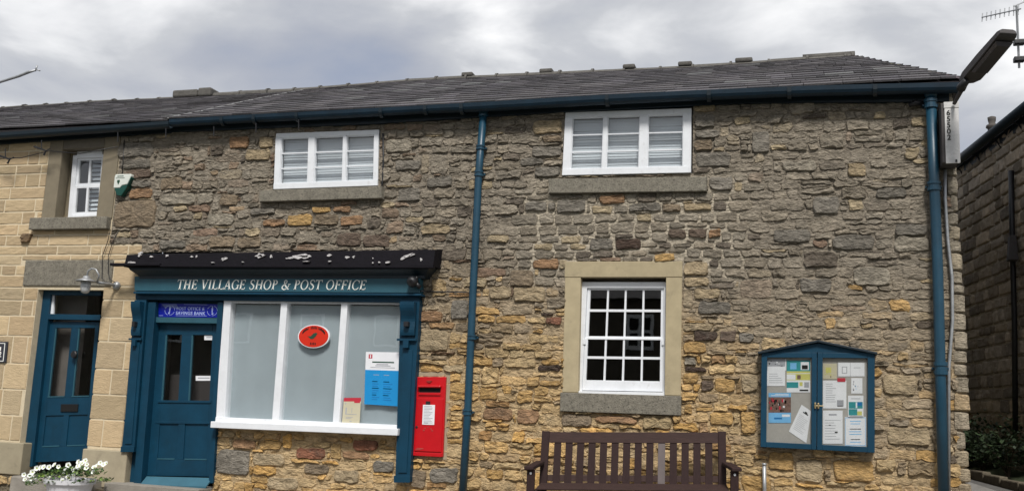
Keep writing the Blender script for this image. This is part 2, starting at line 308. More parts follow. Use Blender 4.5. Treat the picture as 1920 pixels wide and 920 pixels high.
def block(mb, q, y=0.0, h=0.02, t=(.5, .4, .25), amp=.003, nx=6, nzz=4, ch=.008, gap=.004):
    """squared block: q maps (u,v) to a point; face gently uneven"""
    W_ = q.w() if hasattr(q, 'w') else 1; H_ = q.h() if hasattr(q, 'h') else 1; gu, gv = gap/W_, gap/H_; cu, cv = ch/W_, ch/H_
    us = [gu]+list(np.linspace(gu+cu, 1-gu-cu, nx))+[1-gu]; vv = [gv]+list(np.linspace(gv+cv, 1-gv-cv, nzz))+[1-gv]; vs = []
    for j, v in enumerate(vv):
        for i, u in enumerate(us):
            p = np.array(q(u, v)); ed = i in (0, nx+1) or j in (0, nzz+1)
            p[1] = y+.01 if ed else y-h-amp*2*nz(p[0]*14, 2.2, p[2]*30)-amp*nz(p[0]*50, 9, p[2]*60)
            vs.append(p)
    w_ = nx+2
    mb.add(vs, [(j*w_+i, j*w_+i+1, (j+1)*w_+i+1, (j+1)*w_+i) for j in range(nzz+1) for i in range(w_-1)], 0, t)
class RQ:                              # rectangle in world x/z
    def __init__(s, x0, z0, x1, z1): s.a = (x0, z0, x1, z1)
    def __call__(s, u, v, dy=0): x0, z0, x1, z1 = s.a; return (x0+(x1-x0)*u, 0, z0+(z1-z0)*v)
    def w(s): return s.a[2]-s.a[0]
    def h(s): return s.a[3]-s.a[1]
def wall_sheet(mb, x0, x1, z0, z1, step, holes, tf, amp=.013, y=0.0, flat=False):
    xs = np.arange(x0, x1+step/2, step); zs = np.arange(z0, z1+step/2, step); nx = len(xs); vs = []; ts = []
    for b in zs:
        for a in xs:
            if flat: d = 0
            else:
                wx, wz = a+.03*nz(a*6, 1, b*6), b+.022*nz(a*7, 5, b*7); rg = 1-abs(nz(wx*4.2, 11.3, wz*15))*2.6; rg2 = 1-abs(nz(wx*12, 4.3, wz*34))*2.4; cr = crag(a, b)
                d = amp*(.35+.7*nz(a*17, 8.3, b*40)+.5*nz(a*40, 2, b*80)) + cr*.0085*(.6*rg+.6*rg2-.1)
            vs.append((a, y-d, b)); ts.append(tf(a, b))
    fs = []
    for j in range(len(zs)-1):
        for i in range(nx-1):
            cx, cz = xs[i]+step/2, zs[j]+step/2
            if any(h[0] < cx < h[2] and h[1] < cz < h[3] for h in holes): continue
            fs.append((j*nx+i, j*nx+i+1, (j+1)*nx+i+1, (j+1)*nx+i))
    mb.add(vs, fs, 0, ts)
def crag(x, z):                        # 0 in the neatly pointed patch, 1 where the mortar is slobbered over the rubble
    return 1-sm(-3.25, -3.0, x)*sm(-.35, -.6, x)*sm(2.35, 2.6, z)*sm(3.9, 3.6, z)*.9
def prect(x0, y0, x1, y1):             # photograph rectangle -> world rect on the facade
    a, b, c, d = P(x0, y0), P(x1, y0), P(x1, y1), P(x0, y1)
    return ((a[0]+d[0])/2, (c[2]+d[2])/2, (b[0]+c[0])/2, (a[2]+b[2])/2)
def sm(a, b, x): t = min(1, max(0, (x-a)/(b-a))); return t*t*(3-2*t)
def mixc(a, b, t): return tuple(a[i]*(1-t)+b[i]*t for i in range(3))
GB, OC, TN, RD, DK, GR = (.30, .256, .196), (.62, .375, .13), (.54, .425, .255), (.27, .14, .085), (.085, .066, .055), (.29, .268, .228)
def warm(x, z):                        # how ochre the wall is at a place (weathering: the sheltered lower wall kept its colour)
    g = sm(2.9, 1.4, z+.5*nz(x*.8, 4, z*.9))
    if x > -.9: g *= 1-.55*sm(-.9, -.2, x)*sm(.45, 1.0, z)
    return g
def stone_tint(x, z, rnd):
    g = warm(x, z); r = rnd.random()
    base = mixc(GB, GR, rnd.random()*.5) if rnd.random() > g*.9 else mixc(OC, TN, rnd.random())
    base = mixc(base, mixc(GB, OC, g), .28)
    if r < .02+.05*g: base = mixc(RD, base, .5)
    elif r < .085: base = mixc(DK, base, .4)
    elif r < .16: base = mixc(TN, base, .4)
    if -9 < x < -4 and z > 2.6 and rnd.random() < .18: base = mixc((.28, .175, .11), base, .5)
    k = rnd.uniform(.80, 1.22); return tuple(c*k for c in base)
def mortar_tint(x, z):
    g = warm(x, z); neat = sm(-3.2, -2.9, x)*sm(-.45, -.75, x)*sm(2.4, 2.7, z)*sm(3.75, 3.45, z)
    c = mixc((.33, .285, .225), (.62, .46, .265), g); return mixc(c, (.58, .51, .40), neat)
# ================================================================== VILLAGE SHOP (main building)
XR = 1.43                              # right corner of the facade
shop = empty('village_shop', (-3.5, 0, 0), 'long two storey rubble stone building with teal shopfront, slate roof and white windows', 'building')
H_case1 = prect(517, 248, 711, 354); H_case2 = prect(1058, 206, 1298, 328)
H_sash = prect(1060, 492, 1279, 774); H_front = (P(252, 700)[0], .10, P(786, 700)[0], 2.86)
H_sash_open = prect(1081, 520, 1257, 745)
H_sill1 = prect(487, 354, 717, 375); H_sill2 = prect(1030, 331, 1324, 360)
H_frontL = (-8.2, .05, P(403, 890)[0], 2.86); H_frontR = (P(400, 790)[0], P(600, 815)[2], P(788, 600)[0], 2.86)
H_pil = (P(742, 860)[0], .27, P(772, 860)[0], 1.2)
H_post = prect(776, 697, 840, 860)
H_door = (-99, -9, P(401, 890)[0], 2.86); H_win = (P(410, 700)[0]+.0, P(600, 800)[2]-.0, P(752, 700)[0], 2.45)
QB = -7.97; QT = -8.45                 # left limit of the rubble wall, lower and upper
excl = [H_case1, H_case2, H_sash, H_frontL, H_frontR, H_pil, H_post, H_sill1, H_sill2]
SPEC = [  # photographed stones and a dark hole one can pick out: left, top, right, bottom, colour key
 (215,376,295,428,'b'),(222,268,290,296,'g'),(226,298,284,318,'g'),(232,318,286,336,'d'),(246,338,286,352,'g'),(244,353,288,373,'r'),
 (462,281,509,303,'t'),(430,256,469,279,'r'),(486,258,514,278,'t'),(302,333,344,355,'b'),(302,361,368,385,'l'),(371,361,401,383,'l'),(413,364,448,386,'b'),(389,401,440,424,'l'),
 (470,390,516,403,'g'),(540,402,587,424,'o'),(589,402,637,424,'b'),(639,404,681,423,'r'),(493,409,536,426,'r'),(586,387,622,400,'o'),(624,386,660,399,'r'),(789,421,845,440,'t'),(723,262,772,287,'l'),
 (632,437,678,463,'d'),(681,440,731,463,'d'),(392,443,443,466,'b'),(446,444,491,466,'b'),(300,450,350,467,'g'),(740,300,790,320,'g'),(800,330,850,352,'g'),(745,352,790,378,'g'),
 (999,226,1056,252,'t'),(1016,254,1054,268,'b'),(997,274,1054,295,'g'),(976,297,1020,311,'g'),(1003,312,1052,333,'g'),(985,377,1027,398,'g'),(1030,379,1041,396,'g'),(1044,375,1100,398,'g'),
 (1124,365,1174,384,'r'),(1178,381,1240,397,'g'),(1241,383,1278,397,'b'),(1281,381,1336,396,'t'),(1253,430,1287,447,'d'),(1290,427,1326,447,'d'),(1327,430,1352,446,'r'),(1153,448,1203,468,'k'),(1106,446,1151,469,'g'),
 (1226,475,1267,490,'o'),(997,486,1048,505,'r'),(956,505,1001,537,'b'),(1281,492,1329,516,'t'),(1283,518,1330,537,'t'),(1302,285,1370,314,'g'),(1330,333,1376,357,'g'),(1302,214,1341,240,'g'),(1300,195,1341,212,'t'),
 (1302,243,1350,260,'g'),(1302,262,1338,283,'b'),(963,537,1025,566,'t'),(918,537,960,562,'t'),(1023,594,1055,608,'R'),(1014,587,1040,593,'k'),(1302,620,1346,639,'k'),(1350,618,1382,641,'d'),(1386,622,1412,642,'g'),
 (1281,640,1324,662,'o'),(1281,606,1338,621,'t'),(1281,667,1306,684,'l'),(1282,687,1326,697,'k'),(1280,699,1311,718,'o'),(1329,772,1375,797,'o'),(1341,709,1380,734,'o'),(1313,712,1338,733,'d'),  # the k entry is a dark hole, its shade painted as a stone
 (1281,758,1300,775,'o'),(1113,779,1198,794,'r'),(1051,776,1110,799,'b'),(1006,685,1053,696,'k'),(1012,712,1052,724,'o'),(905,764,964,787,'r'),(970,730,1000,756,'o'),(898,725,934,749,'o'),(968,766,1012,794,'r'),
 (406,842,471,889,'g'),(437,822,483,840,'r'),(662,823,710,845,'R'),(557,838,613,860,'R'),(474,848,535,872,'t'),(503,892,560,919,'t'),(641,845,694,860,'r'),(787,617,843,658,'t'),(786,582,831,603,'r'),
 (625,880,676,905,'t'),(570,868,620,888,'b'),(700,862,740,884,'g'),(486,824,530,842,'o'),(1675,420,1742,442,'g'),(1675,443,1745,473,'l'),(1590,306,1624,333,'t'),(1410,246,1445,287,'g'),(1523,367,1576,403,'g'),
 (1640,352,1700,371,'g'),(1466,300,1532,322,'l'),(1440,845,1490,880,'o'),(1492,860,1545,905,'t'),(1560,862,1640,902,'o'),(1390,700,1422,735,'t'),(1388,770,1420,812,'o'),(1660,800,1745,835,'t'),(1655,700,1720,740,'t'),
 (1300,541,1352,560,'t'),(1308,565,1372,590,'g'),(846,560,880,600,'g'),(806,875,860,905,'g'),(770,880,800,915,'b'),(1500,520,1560,550,'g'),(1600,500,1670,535,'l'),(1450,430,1520,455,'g'),(1560,440,1640,470,'g')]
KC = {'b': (.27, .21, .145), 'g': (.225, .203, .170), 't': (.42, .33, .21), 'l': (.35, .31, .245), 'r': (.36, .22, .125), 'R': (.29, .13, .08), 'o': (.52, .335, .14), 'd': (.16, .12, .092), 'k': (.085, .058, .045)}
rs = random.Random(11)
stones = []                            # (poly, tint, h, gap, rough)
spec_r = []
for (a, b, c, d, k) in SPEC:
    r = prect(a, b, c, d); spec_r.append(r); kk = rs.uniform(.9, 1.12); t = tuple(v*kk for v in KC[k])
    x0, z0, x1, z1 = r; j = lambda: rs.uniform(-.012, .012)
    po = [(x0+j(), z0+j()), ((x0+x1)/2, z0+j()*.7), (x1+j(), z0+j()), (x1+j(), (z0+z1)/2), (x1+j(), z1+j()), ((x0+x1)/2, z1+j()*.7), (x0+j(), z1+j()), (x0+j(), (z0+z1)/2)]
    big = a == 215
    stones.append((po, t, .03 if not big else .04, .006, .8))
quads = []; z = -.6; row = 0; tall_r = []
def bed(x, zz, k): return zz+.030*nz(x*.9, k*3.1, 2)+.012*nz(x*3.5, k*7.3, 5)
while z < 4.62:
    hgt = rs.uniform(.070, .125); nh = rs.uniform(.07, .12)
    x = QT-.4+rs.uniform(0, .2); lean0 = 0
    while x < XR+.3:
        neat = -3.1 < x < -.5 and 2.5 < z < 3.6
        wd = rs.uniform(.15, .27) if neat else rs.choice((rs.uniform(.09, .16), rs.uniform(.14, .28), rs.uniform(.2, .42)))
        lean1 = rs.uniform(-.025, .025); x1 = x+wd; m_ = (x+x1)/2; j = lambda: rs.uniform(-.009, .009)
        lo, hi = (lambda q: bed(q, z, row)), (lambda q: bed(q, z+hgt, row+1)); u = rs.random()
        def quad(f0, f1, xa_, xb_):
            n_ = 3; bot = [(xa_+(xb_-xa_)*k/n_, f0(xa_+(xb_-xa_)*k/n_)+(j() if 0 < k < n_ else j()*.5)) for k in range(n_+1)]; top = [(xb_+lean1*(xb_ == x1)-(xb_-xa_)*k/n_, f1(xb_-(xb_-xa_)*k/n_)+j()) for k in range(n_+1)]
            top[-1] = (xa_+(lean0 if xa_ == x else 0), top[-1][1]); quads.append(bot+top)
        if not neat and u < .17:
            t_ = rs.uniform(.38, .62); md = lambda q: lo(q)*(1-t_)+hi(q)*t_; quad(lo, md, x, x1); quad(md, hi, x, x1)
        elif not neat and u < .25 and wd > .16:
            h3 = lambda q: bed(q, z+hgt+nh*.9, row+1); quad(lo, h3, x, x1); tall_r.append((x-.005, lo(m_)-.0, x1+.005, h3(m_), len(quads)-1))
        else: quad(lo, hi, x, x1)
        lean0 = lean1; x = x1
    z += hgt; row += 1
lim = [(-99, -9, QB, 2.97), (-99, -9, QT, 9), (XR-.03, -9, 99, 9), (-99, 4.47, 99, 9)]
for qi, po in enumerate(quads):
    po = cut(po, excl+lim+spec_r+[t_[:4] for t_ in tall_r if t_[4] != qi])
    if not po: continue
    cx, cz = np.mean(np.array(po), 0); neat = -3.1 < cx < -.5 and 2.5 < cz < 3.6
    hh = rs.uniform(.014, .022) if neat else rs.uniform(.008, .024)*(1.3 if cz < 1.8 else 1)
    tt = stone_tint(cx, cz, rs)
    if not neat and rs.random() < .07: continue
    if not neat and rs.random() < (.62 if cx > -.6 and cz > 1.2 else .34): hh = rs.uniform(.004, .010); tt = mixc(tt, mortar_tint(cx, cz), .6)
    stones.append((po, tt, hh+(0 if neat else .007), rs.uniform(.008, .012) if neat else rs.uniform(.003, .009), .7 if neat else 1.15))
wm = MB(); holes = [H_case1, H_case2, H_sash_open, H_door, H_win, (-99, -9, QB, 2.97), prect(782, 712, 834, 850)]
wall_sheet(wm, QT, XR, -.6, 4.50, .016, holes, mortar_tint)
wall = wm.build('wall', M['mortar'], shop)
bk = MB(); wall_sheet(bk, QT, XR, -.6, 4.50, .12, holes, lambda a, b: (.2, .17, .13), flat=True, y=.42)
for (a, b, c, d) in (H_case1, H_case2, H_sash_open, H_win, prect(782, 712, 834, 850)):
    a -= .012; b -= .012; c += .012; d += .012
    bk.add([(a, 0, b), (c, 0, b), (c, 0, d), (a, 0, d), (a, .42, b), (c, .42, b), (c, .42, d), (a, .42, d)], [(0, 1, 5, 4), (1, 2, 6, 5), (2, 3, 7, 6), (3, 0, 4, 7)], 0, (.2, .17, .13))
bk.build('wall_core', M['mortar'], wall)
bk = MB(); bk.box(-8.06, P(292, 600)[0]-.0, .005, .1, -.3, 2.84); bk.build('shopfront_backing', M['teal'], shop)
WP['wall_shop'] = WP[wall.name]
vis = lambda s: (P(*(0, 0))[0] is not None)
def in_view(p):
    v = np.array(p)-CP; d = v@fw
    return d > 0 and 0 <= 960+FPX*(v@rt)/d <= 1920 and 0 <= 460-FPX*(v@up)/d <= 920
def vkey(s):
    c = np.mean(np.array(s[0]), 0); return -(area(s[0])*(1 if in_view((c[0], 0, c[1])) else .02))
stones.sort(key=vkey)
rest = MB()
for i, (po, t, h, g, ro) in enumerate(stones):
    mb = MB() if i < 300 else rest
    stone(mb, po, -.004, h, g, ro, t, rs, n=18 if i < 300 else 14)
    if i < 300: mb.build('stone', M['stone'], wall)
rest.build('small_stones', M['stone'], wall, stuff=True)
# right return wall with corner stones (ragged edge)
ret = MB(); ret.box(XR-.45, XR-.012, .42, 7.0, -.4, 4.48, 0, (.16, .135, .10)); ret.build('side_wall', M['mortar'], shop)
sidew = None
zc = -.3
sil = [(4.5, .0), (3.4, .0), (2.6, .03), (2.0, .05), (1.6, .045), (1.25, .06), (1.08, .03), (.95, -.03), (.86, .03), (.75, .05), (.6, .0), (.5, .05), (0, .05), (-1, .05)]
def silx(z):
    for (a, b), (c, d) in zip(sil, sil[1:]):
        if c <= z <= a: return d+(b-d)*(z-c)/(a-c)
    return 0
while zc < 4.40:
    hh = rs.uniform(.09, .19); ex = silx(zc+hh/2)+rs.uniform(-.012, .02)
    x0, x1 = XR-rs.uniform(.05, .09), XR+max(.002, ex*.8+.01); mb = MB(); t = mixc(stone_tint(XR-.2, zc+.3, rs), (.40, .35, .27), .6)
    n = 10; y0, y1 = -.02-rs.uniform(0, .025), rs.uniform(.22, .38); vs = []; rings = []
    prof = [(x0, y0+.01), ((x0+x1)/2, y0-.01), (x1-.02, y0), (x1, y0+.03), (x1+rs.uniform(-.012, .01), y0+.12), (x1-.005, y1), (x0, y1)]
    zz = [zc+.006, zc+.02, zc+hh*.5, zc+hh-.02, zc+hh-.006]
    for k, q in enumerate(zz):
        ins = .018 if k in (0, 4) else 0
        for (a, b) in prof:
            xx = a-(ins if a > x0+.02 else 0); yy = b+(ins if b < y0+.05 else 0)
            vs.append((xx+.009*nz(a*9, b*9, q*16), yy+.012*nz(a*12, q*30, 3), q))
    m_ = len(prof); fs = [(i*m_+k, i*m_+(k+1) % m_, (i+1)*m_+(k+1) % m_, (i+1)*m_+k) for i in range(4) for k in range(m_)]+[tuple(range(m_-1, -1, -1)), tuple(range(4*m_, 5*m_))]
    mb.add(vs, fs, 0, t).build('corner_stone', M['stone'], wall)
    zc += hh
# ---------------- upper casement windows
def room(q, y0, y1, m, parent, name='room_interior', e=.04):
    mb = MB(); a = q(-e, -e); b = q(1+e, -e); c = q(1+e, 1+e); d = q(-e, 1+e)
    F = [(p[0], y0, p[2]) for p in (a, b, c, d)]; B = [(p[0], y1, p[2]) for p in (a, b, c, d)]
    mb.add(F+B, [(4, 5, 6, 7), (0, 1, 5, 4), (1, 2, 6, 5), (2, 3, 7, 6), (3, 0, 4, 7)]); return mb.build(name, m, parent)
def casement(q, xs, sillr, pane_rows, blinds=18):
    """xs: list of (u0,u1) glazed openings"""
    w_ = empty('casement_window', q(.5, 0), parent=shop)
    f = MB(); W_, H_ = q.w(), q.h(); us = [0]+[k for p in xs for k in p]+[1]
    v0, v1 = pane_rows[0][0], pane_rows[-1][1]
    qbox(f, q, 0, 1, 0, v0-.0, -.035, .05); qbox(f, q, 0, 1, v1, 1, -.022, .05)
    for i in range(0, len(us), 2): qbox(f, q, us[i], us[i+1], v0, v1, -.028, .05)
    f.build('frame', M['white'], w_, bevel=.004)
    for (a, b) in xs:                   # sash edge bead round each light
        s_ = MB(); e1, e2 = .007/W_, .008/H_
        qbox(s_, q, a, a+e1, v0, v1, -.012, .03); qbox(s_, q, b-e1, b, v0, v1, -.012, .03); qbox(s_, q, a+e1, b-e1, v0, v0+e2, -.012, .03); qbox(s_, q, a+e1, b-e1, v1-e2, v1, -.012, .03)
        s_.build('sash_edge', M['white'], w_)
        for k, (c, d) in enumerate(pane_rows):
            g = MB(); qbox(g, q, a, b, c, d, .020, .024); g.build('pane', M['glass'], w_)
            if k: g = MB(); qbox(g, q, a+e1, b-e1, c-.010, c+.010, -.004, .028); g.build('glazing_bar', M['white'], w_)
    for k in range(blinds):
        v = v0+(v1-v0)*(k+.5)/blinds; dv = (v1-v0)/blinds
        s_ = MB(); a, b = xs[0][0]-.01, xs[-1][1]+.01
        w1 = .12*dv*math.sin(k*2.3+a*9); A = [q(a, v-dv*.62+w1, .080), q(b, v-dv*.62-w1, .080), q(b, v+dv*.50-w1, .090), q(a, v+dv*.50+w1, .090)]
        s_.hexa(A+[(p[0], p[1]+.003, p[2]+.001) for p in A]); s_.build('slat', M['blind'], w_)
    room(q, .13, .40, M['dim'], w_); return w_
q1 = Q((519, 251), (712, 244), (710, 349), (515, 356))
q1.y = 0.0
casement(q1, [(.055, .325), (.388, .66), (.692, .955)], None, [(.10, .37), (.37, .64), (.64, .912)])
q2 = Q((1061, 212), (1297, 204), (1296, 325), (1055, 330))
casement(q2, [(.062, .312), (.346, .60), (.668, .936)], None, [(.10, .37), (.37, .64), (.64, .912)])
def stone_slab(name, mat_, parent, x0, y0, x1, y1, d0, d1, tintc=(1, 1, 1), jag=0.0, skew=None):
    a, b, c, d = P(x0, y0, d0), P(x1, (skew or (y0, y1))[0], d0), P(x1, (skew or (y0, y1))[1], d0), P(x0, y1, d0)
    mb = MB(); n = 12; vs = []
    for k in range(n+1):
        t = k/n; lo = d+(c-d)*t; hi = a+(b-a)*t; j = jag*nz(lo[0]*7, 1, 3); j2 = jag*nz(lo[0]*9, 6, 3)
        for (p, yy, dz) in ((lo, d0, j), (hi, d0, j2), (hi, d1, j2), (lo, d1, j)): vs.append((p[0], yy+(jag*.6*nz(p[0]*8, p[2]*9, 1) if yy == d0 else 0), p[2]+dz))
    fs = []
    for k in range(n): fs += [(k*4+i, (k+1)*4+i, (k+1)*4+(i+1) % 4, k*4+(i+1) % 4) for i in range(4)]
    fs += [(3, 2, 1, 0), (n*4, n*4+1, n*4+2, n*4+3)]
    mb.add(vs, fs, 0, tintc); return mb.build(name, mat_, parent, bevel=.006)
stone_slab('window_sill', M['darkstone'], shop, 487, 357, 716, 378, -.09, .05, jag=.006, skew=(349, 371))
stone_slab('window_sill', M['darkstone'], shop, 1029, 335, 1325, 362, -.07, .05, jag=.007, skew=(331, 358))
# ---------------- ground floor sash window with dressed surround
qs = Q((1060, 491), (1280, 490), (1277, 776), (1053, 768))
DT = lambda k: (.40*k, .335*k, .215*k)
def sur(name, u0, u1, v0, v1, y0, m=M['dressed'], t=DT(1), y1=.11):
    mb = MB(); qbox(mb, qs, u0, u1, v0, v1, y0, y1, 0, t); return mb.build(name, m, shop, bevel=.006)
sur('window_lintel', -.0, 1.0, .893, 1, -.026, t=DT(.95)); sur('window_jamb', .004, .142, .118, .891, -.022, t=DT(1.02)); sur('window_jamb', .866, .998, .118, .891, -.022, t=DT(.98))
sur('window_sill', -.004, 1.004, -.008, .116, -.06, m=M['darkstone'])
qw = Q((1094, 527), (1249, 527), (1247, 741), (1083, 738), .0)
sw = empty('sash_window', qw(.5, 0), parent=shop)
fr = MB(); fy0, fy1 = .055, .10
for (a, b, c, d, y) in ((-.03, .035, -.01, 1.0, fy0), (.965, 1.03, -.01, 1.0, fy0), (.035, .965, .945, 1.0, fy0), (.0, 1., -.03, .028, .01)): qbox(fr, qw, a, b, c, d, y, fy1)
fr.build('frame', M['white'], sw, bevel=.003)
cols = [.075, .295, .525, .755, .965]; rows_u = [.515, .745, .93]; rows_l = [.125, .325, .485]
for nm, rows, y, bt in (('upper_sash', rows_u, .075, .03), ('lower_sash', rows_l, .060, .095)):
    s_ = MB(); r0_, r1_ = rows[0], rows[-1]
    qbox(s_, qw, .037, .075, r0_-bt+.005, r1_+.014, y, y+.035); qbox(s_, qw, .93, .963, r0_-bt+.005, r1_+.014, y, y+.035)
    qbox(s_, qw, .075, .93, r0_-bt+.005, r0_, y, y+.035); qbox(s_, qw, .075, .93, r1_, r1_+.014, y, y+.035); sashp = s_.build(nm, M['white'], sw, bevel=.002)
    cc = [.075, .29, .505, .72, .93]
    for i in (1, 2, 3): b_ = MB(); qbox(b_, qw, cc[i]-.011, cc[i]+.011, r0_, r1_, y+.006, y+.03); b_.build('glazing_bar', M['white'], sw)
    b_ = MB(); qbox(b_, qw, .075, .93, rows[1]-.011, rows[1]+.011, y+.005, y+.029); b_.build('glazing_bar', M['white'], sw)
    for i in range(4):
        for k in range(2):
            g = MB(); du = .013; e_ = .0006*random.uniform(-1, 1)
            qbox(g, qw, cc[i]+(du if i else 0), cc[i+1]-(du if i < 3 else 0), rows[k]+(.011 if k else 0), rows[k+1]-(.011 if k == 0 else 0), y+.018, y+.021); g.build('pane', M['glass'], sw)
for a, b in ((.0, .075), (.93, 1.0)):
    b_ = MB(); qbox(b_, qw, a+.02, b-.02, .44, .485, .045, .06); b_.build('sash_horn', M['white'], sw)
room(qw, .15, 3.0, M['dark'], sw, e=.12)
# ---------------- shopfront: positions on its own planes
FY = -.13                               # front of the fascia
sf = MB(); q = Q((252, 518), (788, 517), (787, 549), (252, 545), FY); qbox(sf, q, 0, 1, 0, 1, 0, -FY+.02); fas = sf.build('fascia', M['fascia'], shop, bevel=.004)
qf = q
sf = MB(); q = Q((250, 546), (789, 550), (789, 554), (250, 550), FY-.03); qbox(sf, q, 0, 1, 0, 1, 0, .18); sf.build('fascia_moulding', M['teal'], shop, bevel=.004)
sf = MB(); q = Q((254, 551), (786, 554), (786, 567), (254, 561), FY+.04); qbox(sf, q, 0, 1, 0, 1, 0, .12); sf.build('frieze_board', M['teal'], shop)
# cornice: black front board, sloping teal soffit
cy = -.26
c0 = P(236, 477, cy); c1 = P(815, 468, cy); d0 = P(232, 500, cy); d1 = P(812, 498, cy)
f0 = P(252, 519, FY); f1 = P(788, 518, FY)
cm = MB()
nseg = 24
prof_at = lambda t: [(d0+(d1-d0)*t), (c0+(c1-c0)*t)]
vs = []
for k in range(nseg+1):
    t = k/nseg; lo, hi = prof_at(t); wob = .006*nz(t*9, 1, 2)
    vs += [(lo[0], cy, lo[2]+wob), (hi[0], cy+.02, hi[2]+wob*1.2+.004*nz(t*40, 0, 0)), (hi[0], .01, hi[2]+.05), (lo[0], .01, lo[2])]
fs = [(k*4+i, (k+1)*4+i, (k+1)*4+(i+1) % 4, k*4+(i+1) % 4) for k in range(nseg) for i in range(4)]+[(3, 2, 1, 0), (nseg*4, nseg*4+1, nseg*4+2, nseg*4+3)]
cm.add(vs, fs); corn = cm.build('cornice', M['black'], shop)
# sloping black bar at the left end of the cornice
mb = MB(); a = P(207, 495, cy-.02); b = P(300, 500, cy-.02); mb.box(a[0], b[0], cy-.035, cy+.05, a[2]-.02, a[2]+.012); mb.build('cornice_lip', M['black'], shop, bevel=.006)
mb = MB(); a = P(300, 497, cy-.02); b = P(812, 499, cy-.02)
mb.hexa([(a[0], cy-.02, a[2]-.018), (b[0], cy-.02, b[2]-.018), (b[0], cy-.02, b[2]+.004), (a[0], cy-.02, a[2]+.004), (a[0], cy+.05, a[2]-.018), (b[0], cy+.05, b[2]-.018), (b[0], cy+.05, b[2]+.004), (a[0], cy+.05, a[2]+.004)]); mb.build('cornice_lip', M['black'], shop, bevel=.003)
# soffit coving in steps
mb = MB(); A = np.array([d0[0]+.04, cy+.03, d0[2]-.006]); B = np.array([d1[0]-.04, cy+.04, d1[2]-.006])
st = [(0, cy+.04, 0.), (.03, cy+.04, -.035), (.10, cy+.08, -.075), (.13, FY-.005, -.118), (.13, FY-.005, -.16)]
vs = []
zl, zr = f0[2], f1[2]
for (ins, yy, dz) in st:
    vs += [(A[0]+ins*.8, yy, A[2]+dz*(A[2]-zl)/.13), (B[0]-ins*.8, yy, B[2]+dz*(B[2]-zr)/.13)]
vs += [(A[0]+.1, 0, A[2]-.12), (B[0]-.1, 0, B[2]-.12), (A[0], 0, A[2]), (B[0], 0, B[2])]
n = 7; fs = [(2*i, 2*i+2, 2*i+3, 2*i+1) for i in range(n-1)]+[(12, 0, 1, 13), (0, 12, 10, 8, 6, 4, 2), (1, 3, 5, 7, 9, 11, 13)]
mb.add(vs, fs); mb.build('cornice_coving', M['gutter'], shop)
# flaking paint patches on the cornice
fl = random.Random(4)
for (px, py, w_, h_) in ((249,493,26,7),(262,476,10,10),(283,481,7,4),(313,479,7,5),(359,481,6,4),(368,480,3,5),(422,485,16,7),(486,479,26,12),(508,480,5,7),(563,480,50,11),(545,483,20,5),(617,478,9,7),(651,482,12,5),(663,481,5,5),(700,493,3,3),(728,492,12,4),(765,479,24,7),(755,484,12,6),(790,486,5,6),(619,490,7,2),(712,492,4,3),(575,490,20,2),(400,492,6,2),(456,491,4,2),(699,484,2,2)):
  for sub in range(2 if w_ > 12 else 1):
    mb = MB(); c = P(px+(fl.uniform(-.35, .35)*w_ if sub else 0), py+(fl.uniform(-.3, .3)*h_ if sub else 0), cy); s_ = .0056*(fl.uniform(.35, .6) if sub else (.8 if w_ > 12 else 1)); sl_ = -.3 if px in (765, 755, 422, 663) else 0; po = []
    for k in range(11):
        a = 2*math.pi*k/11; rr = fl.uniform(.62, 1.25)*(1+.25*math.sin(k*2.1+px)); xx = rr*w_/2*s_*math.cos(a); po.append((c[0]+xx, c[2]+rr*h_/2*s_*math.sin(a)-sl_*xx*1.2))
    mb.prism(po, cy-.0015 if py < 489 else cy-.0215, cy+.03); mb.build('paint_flake', M['flake'], corn)
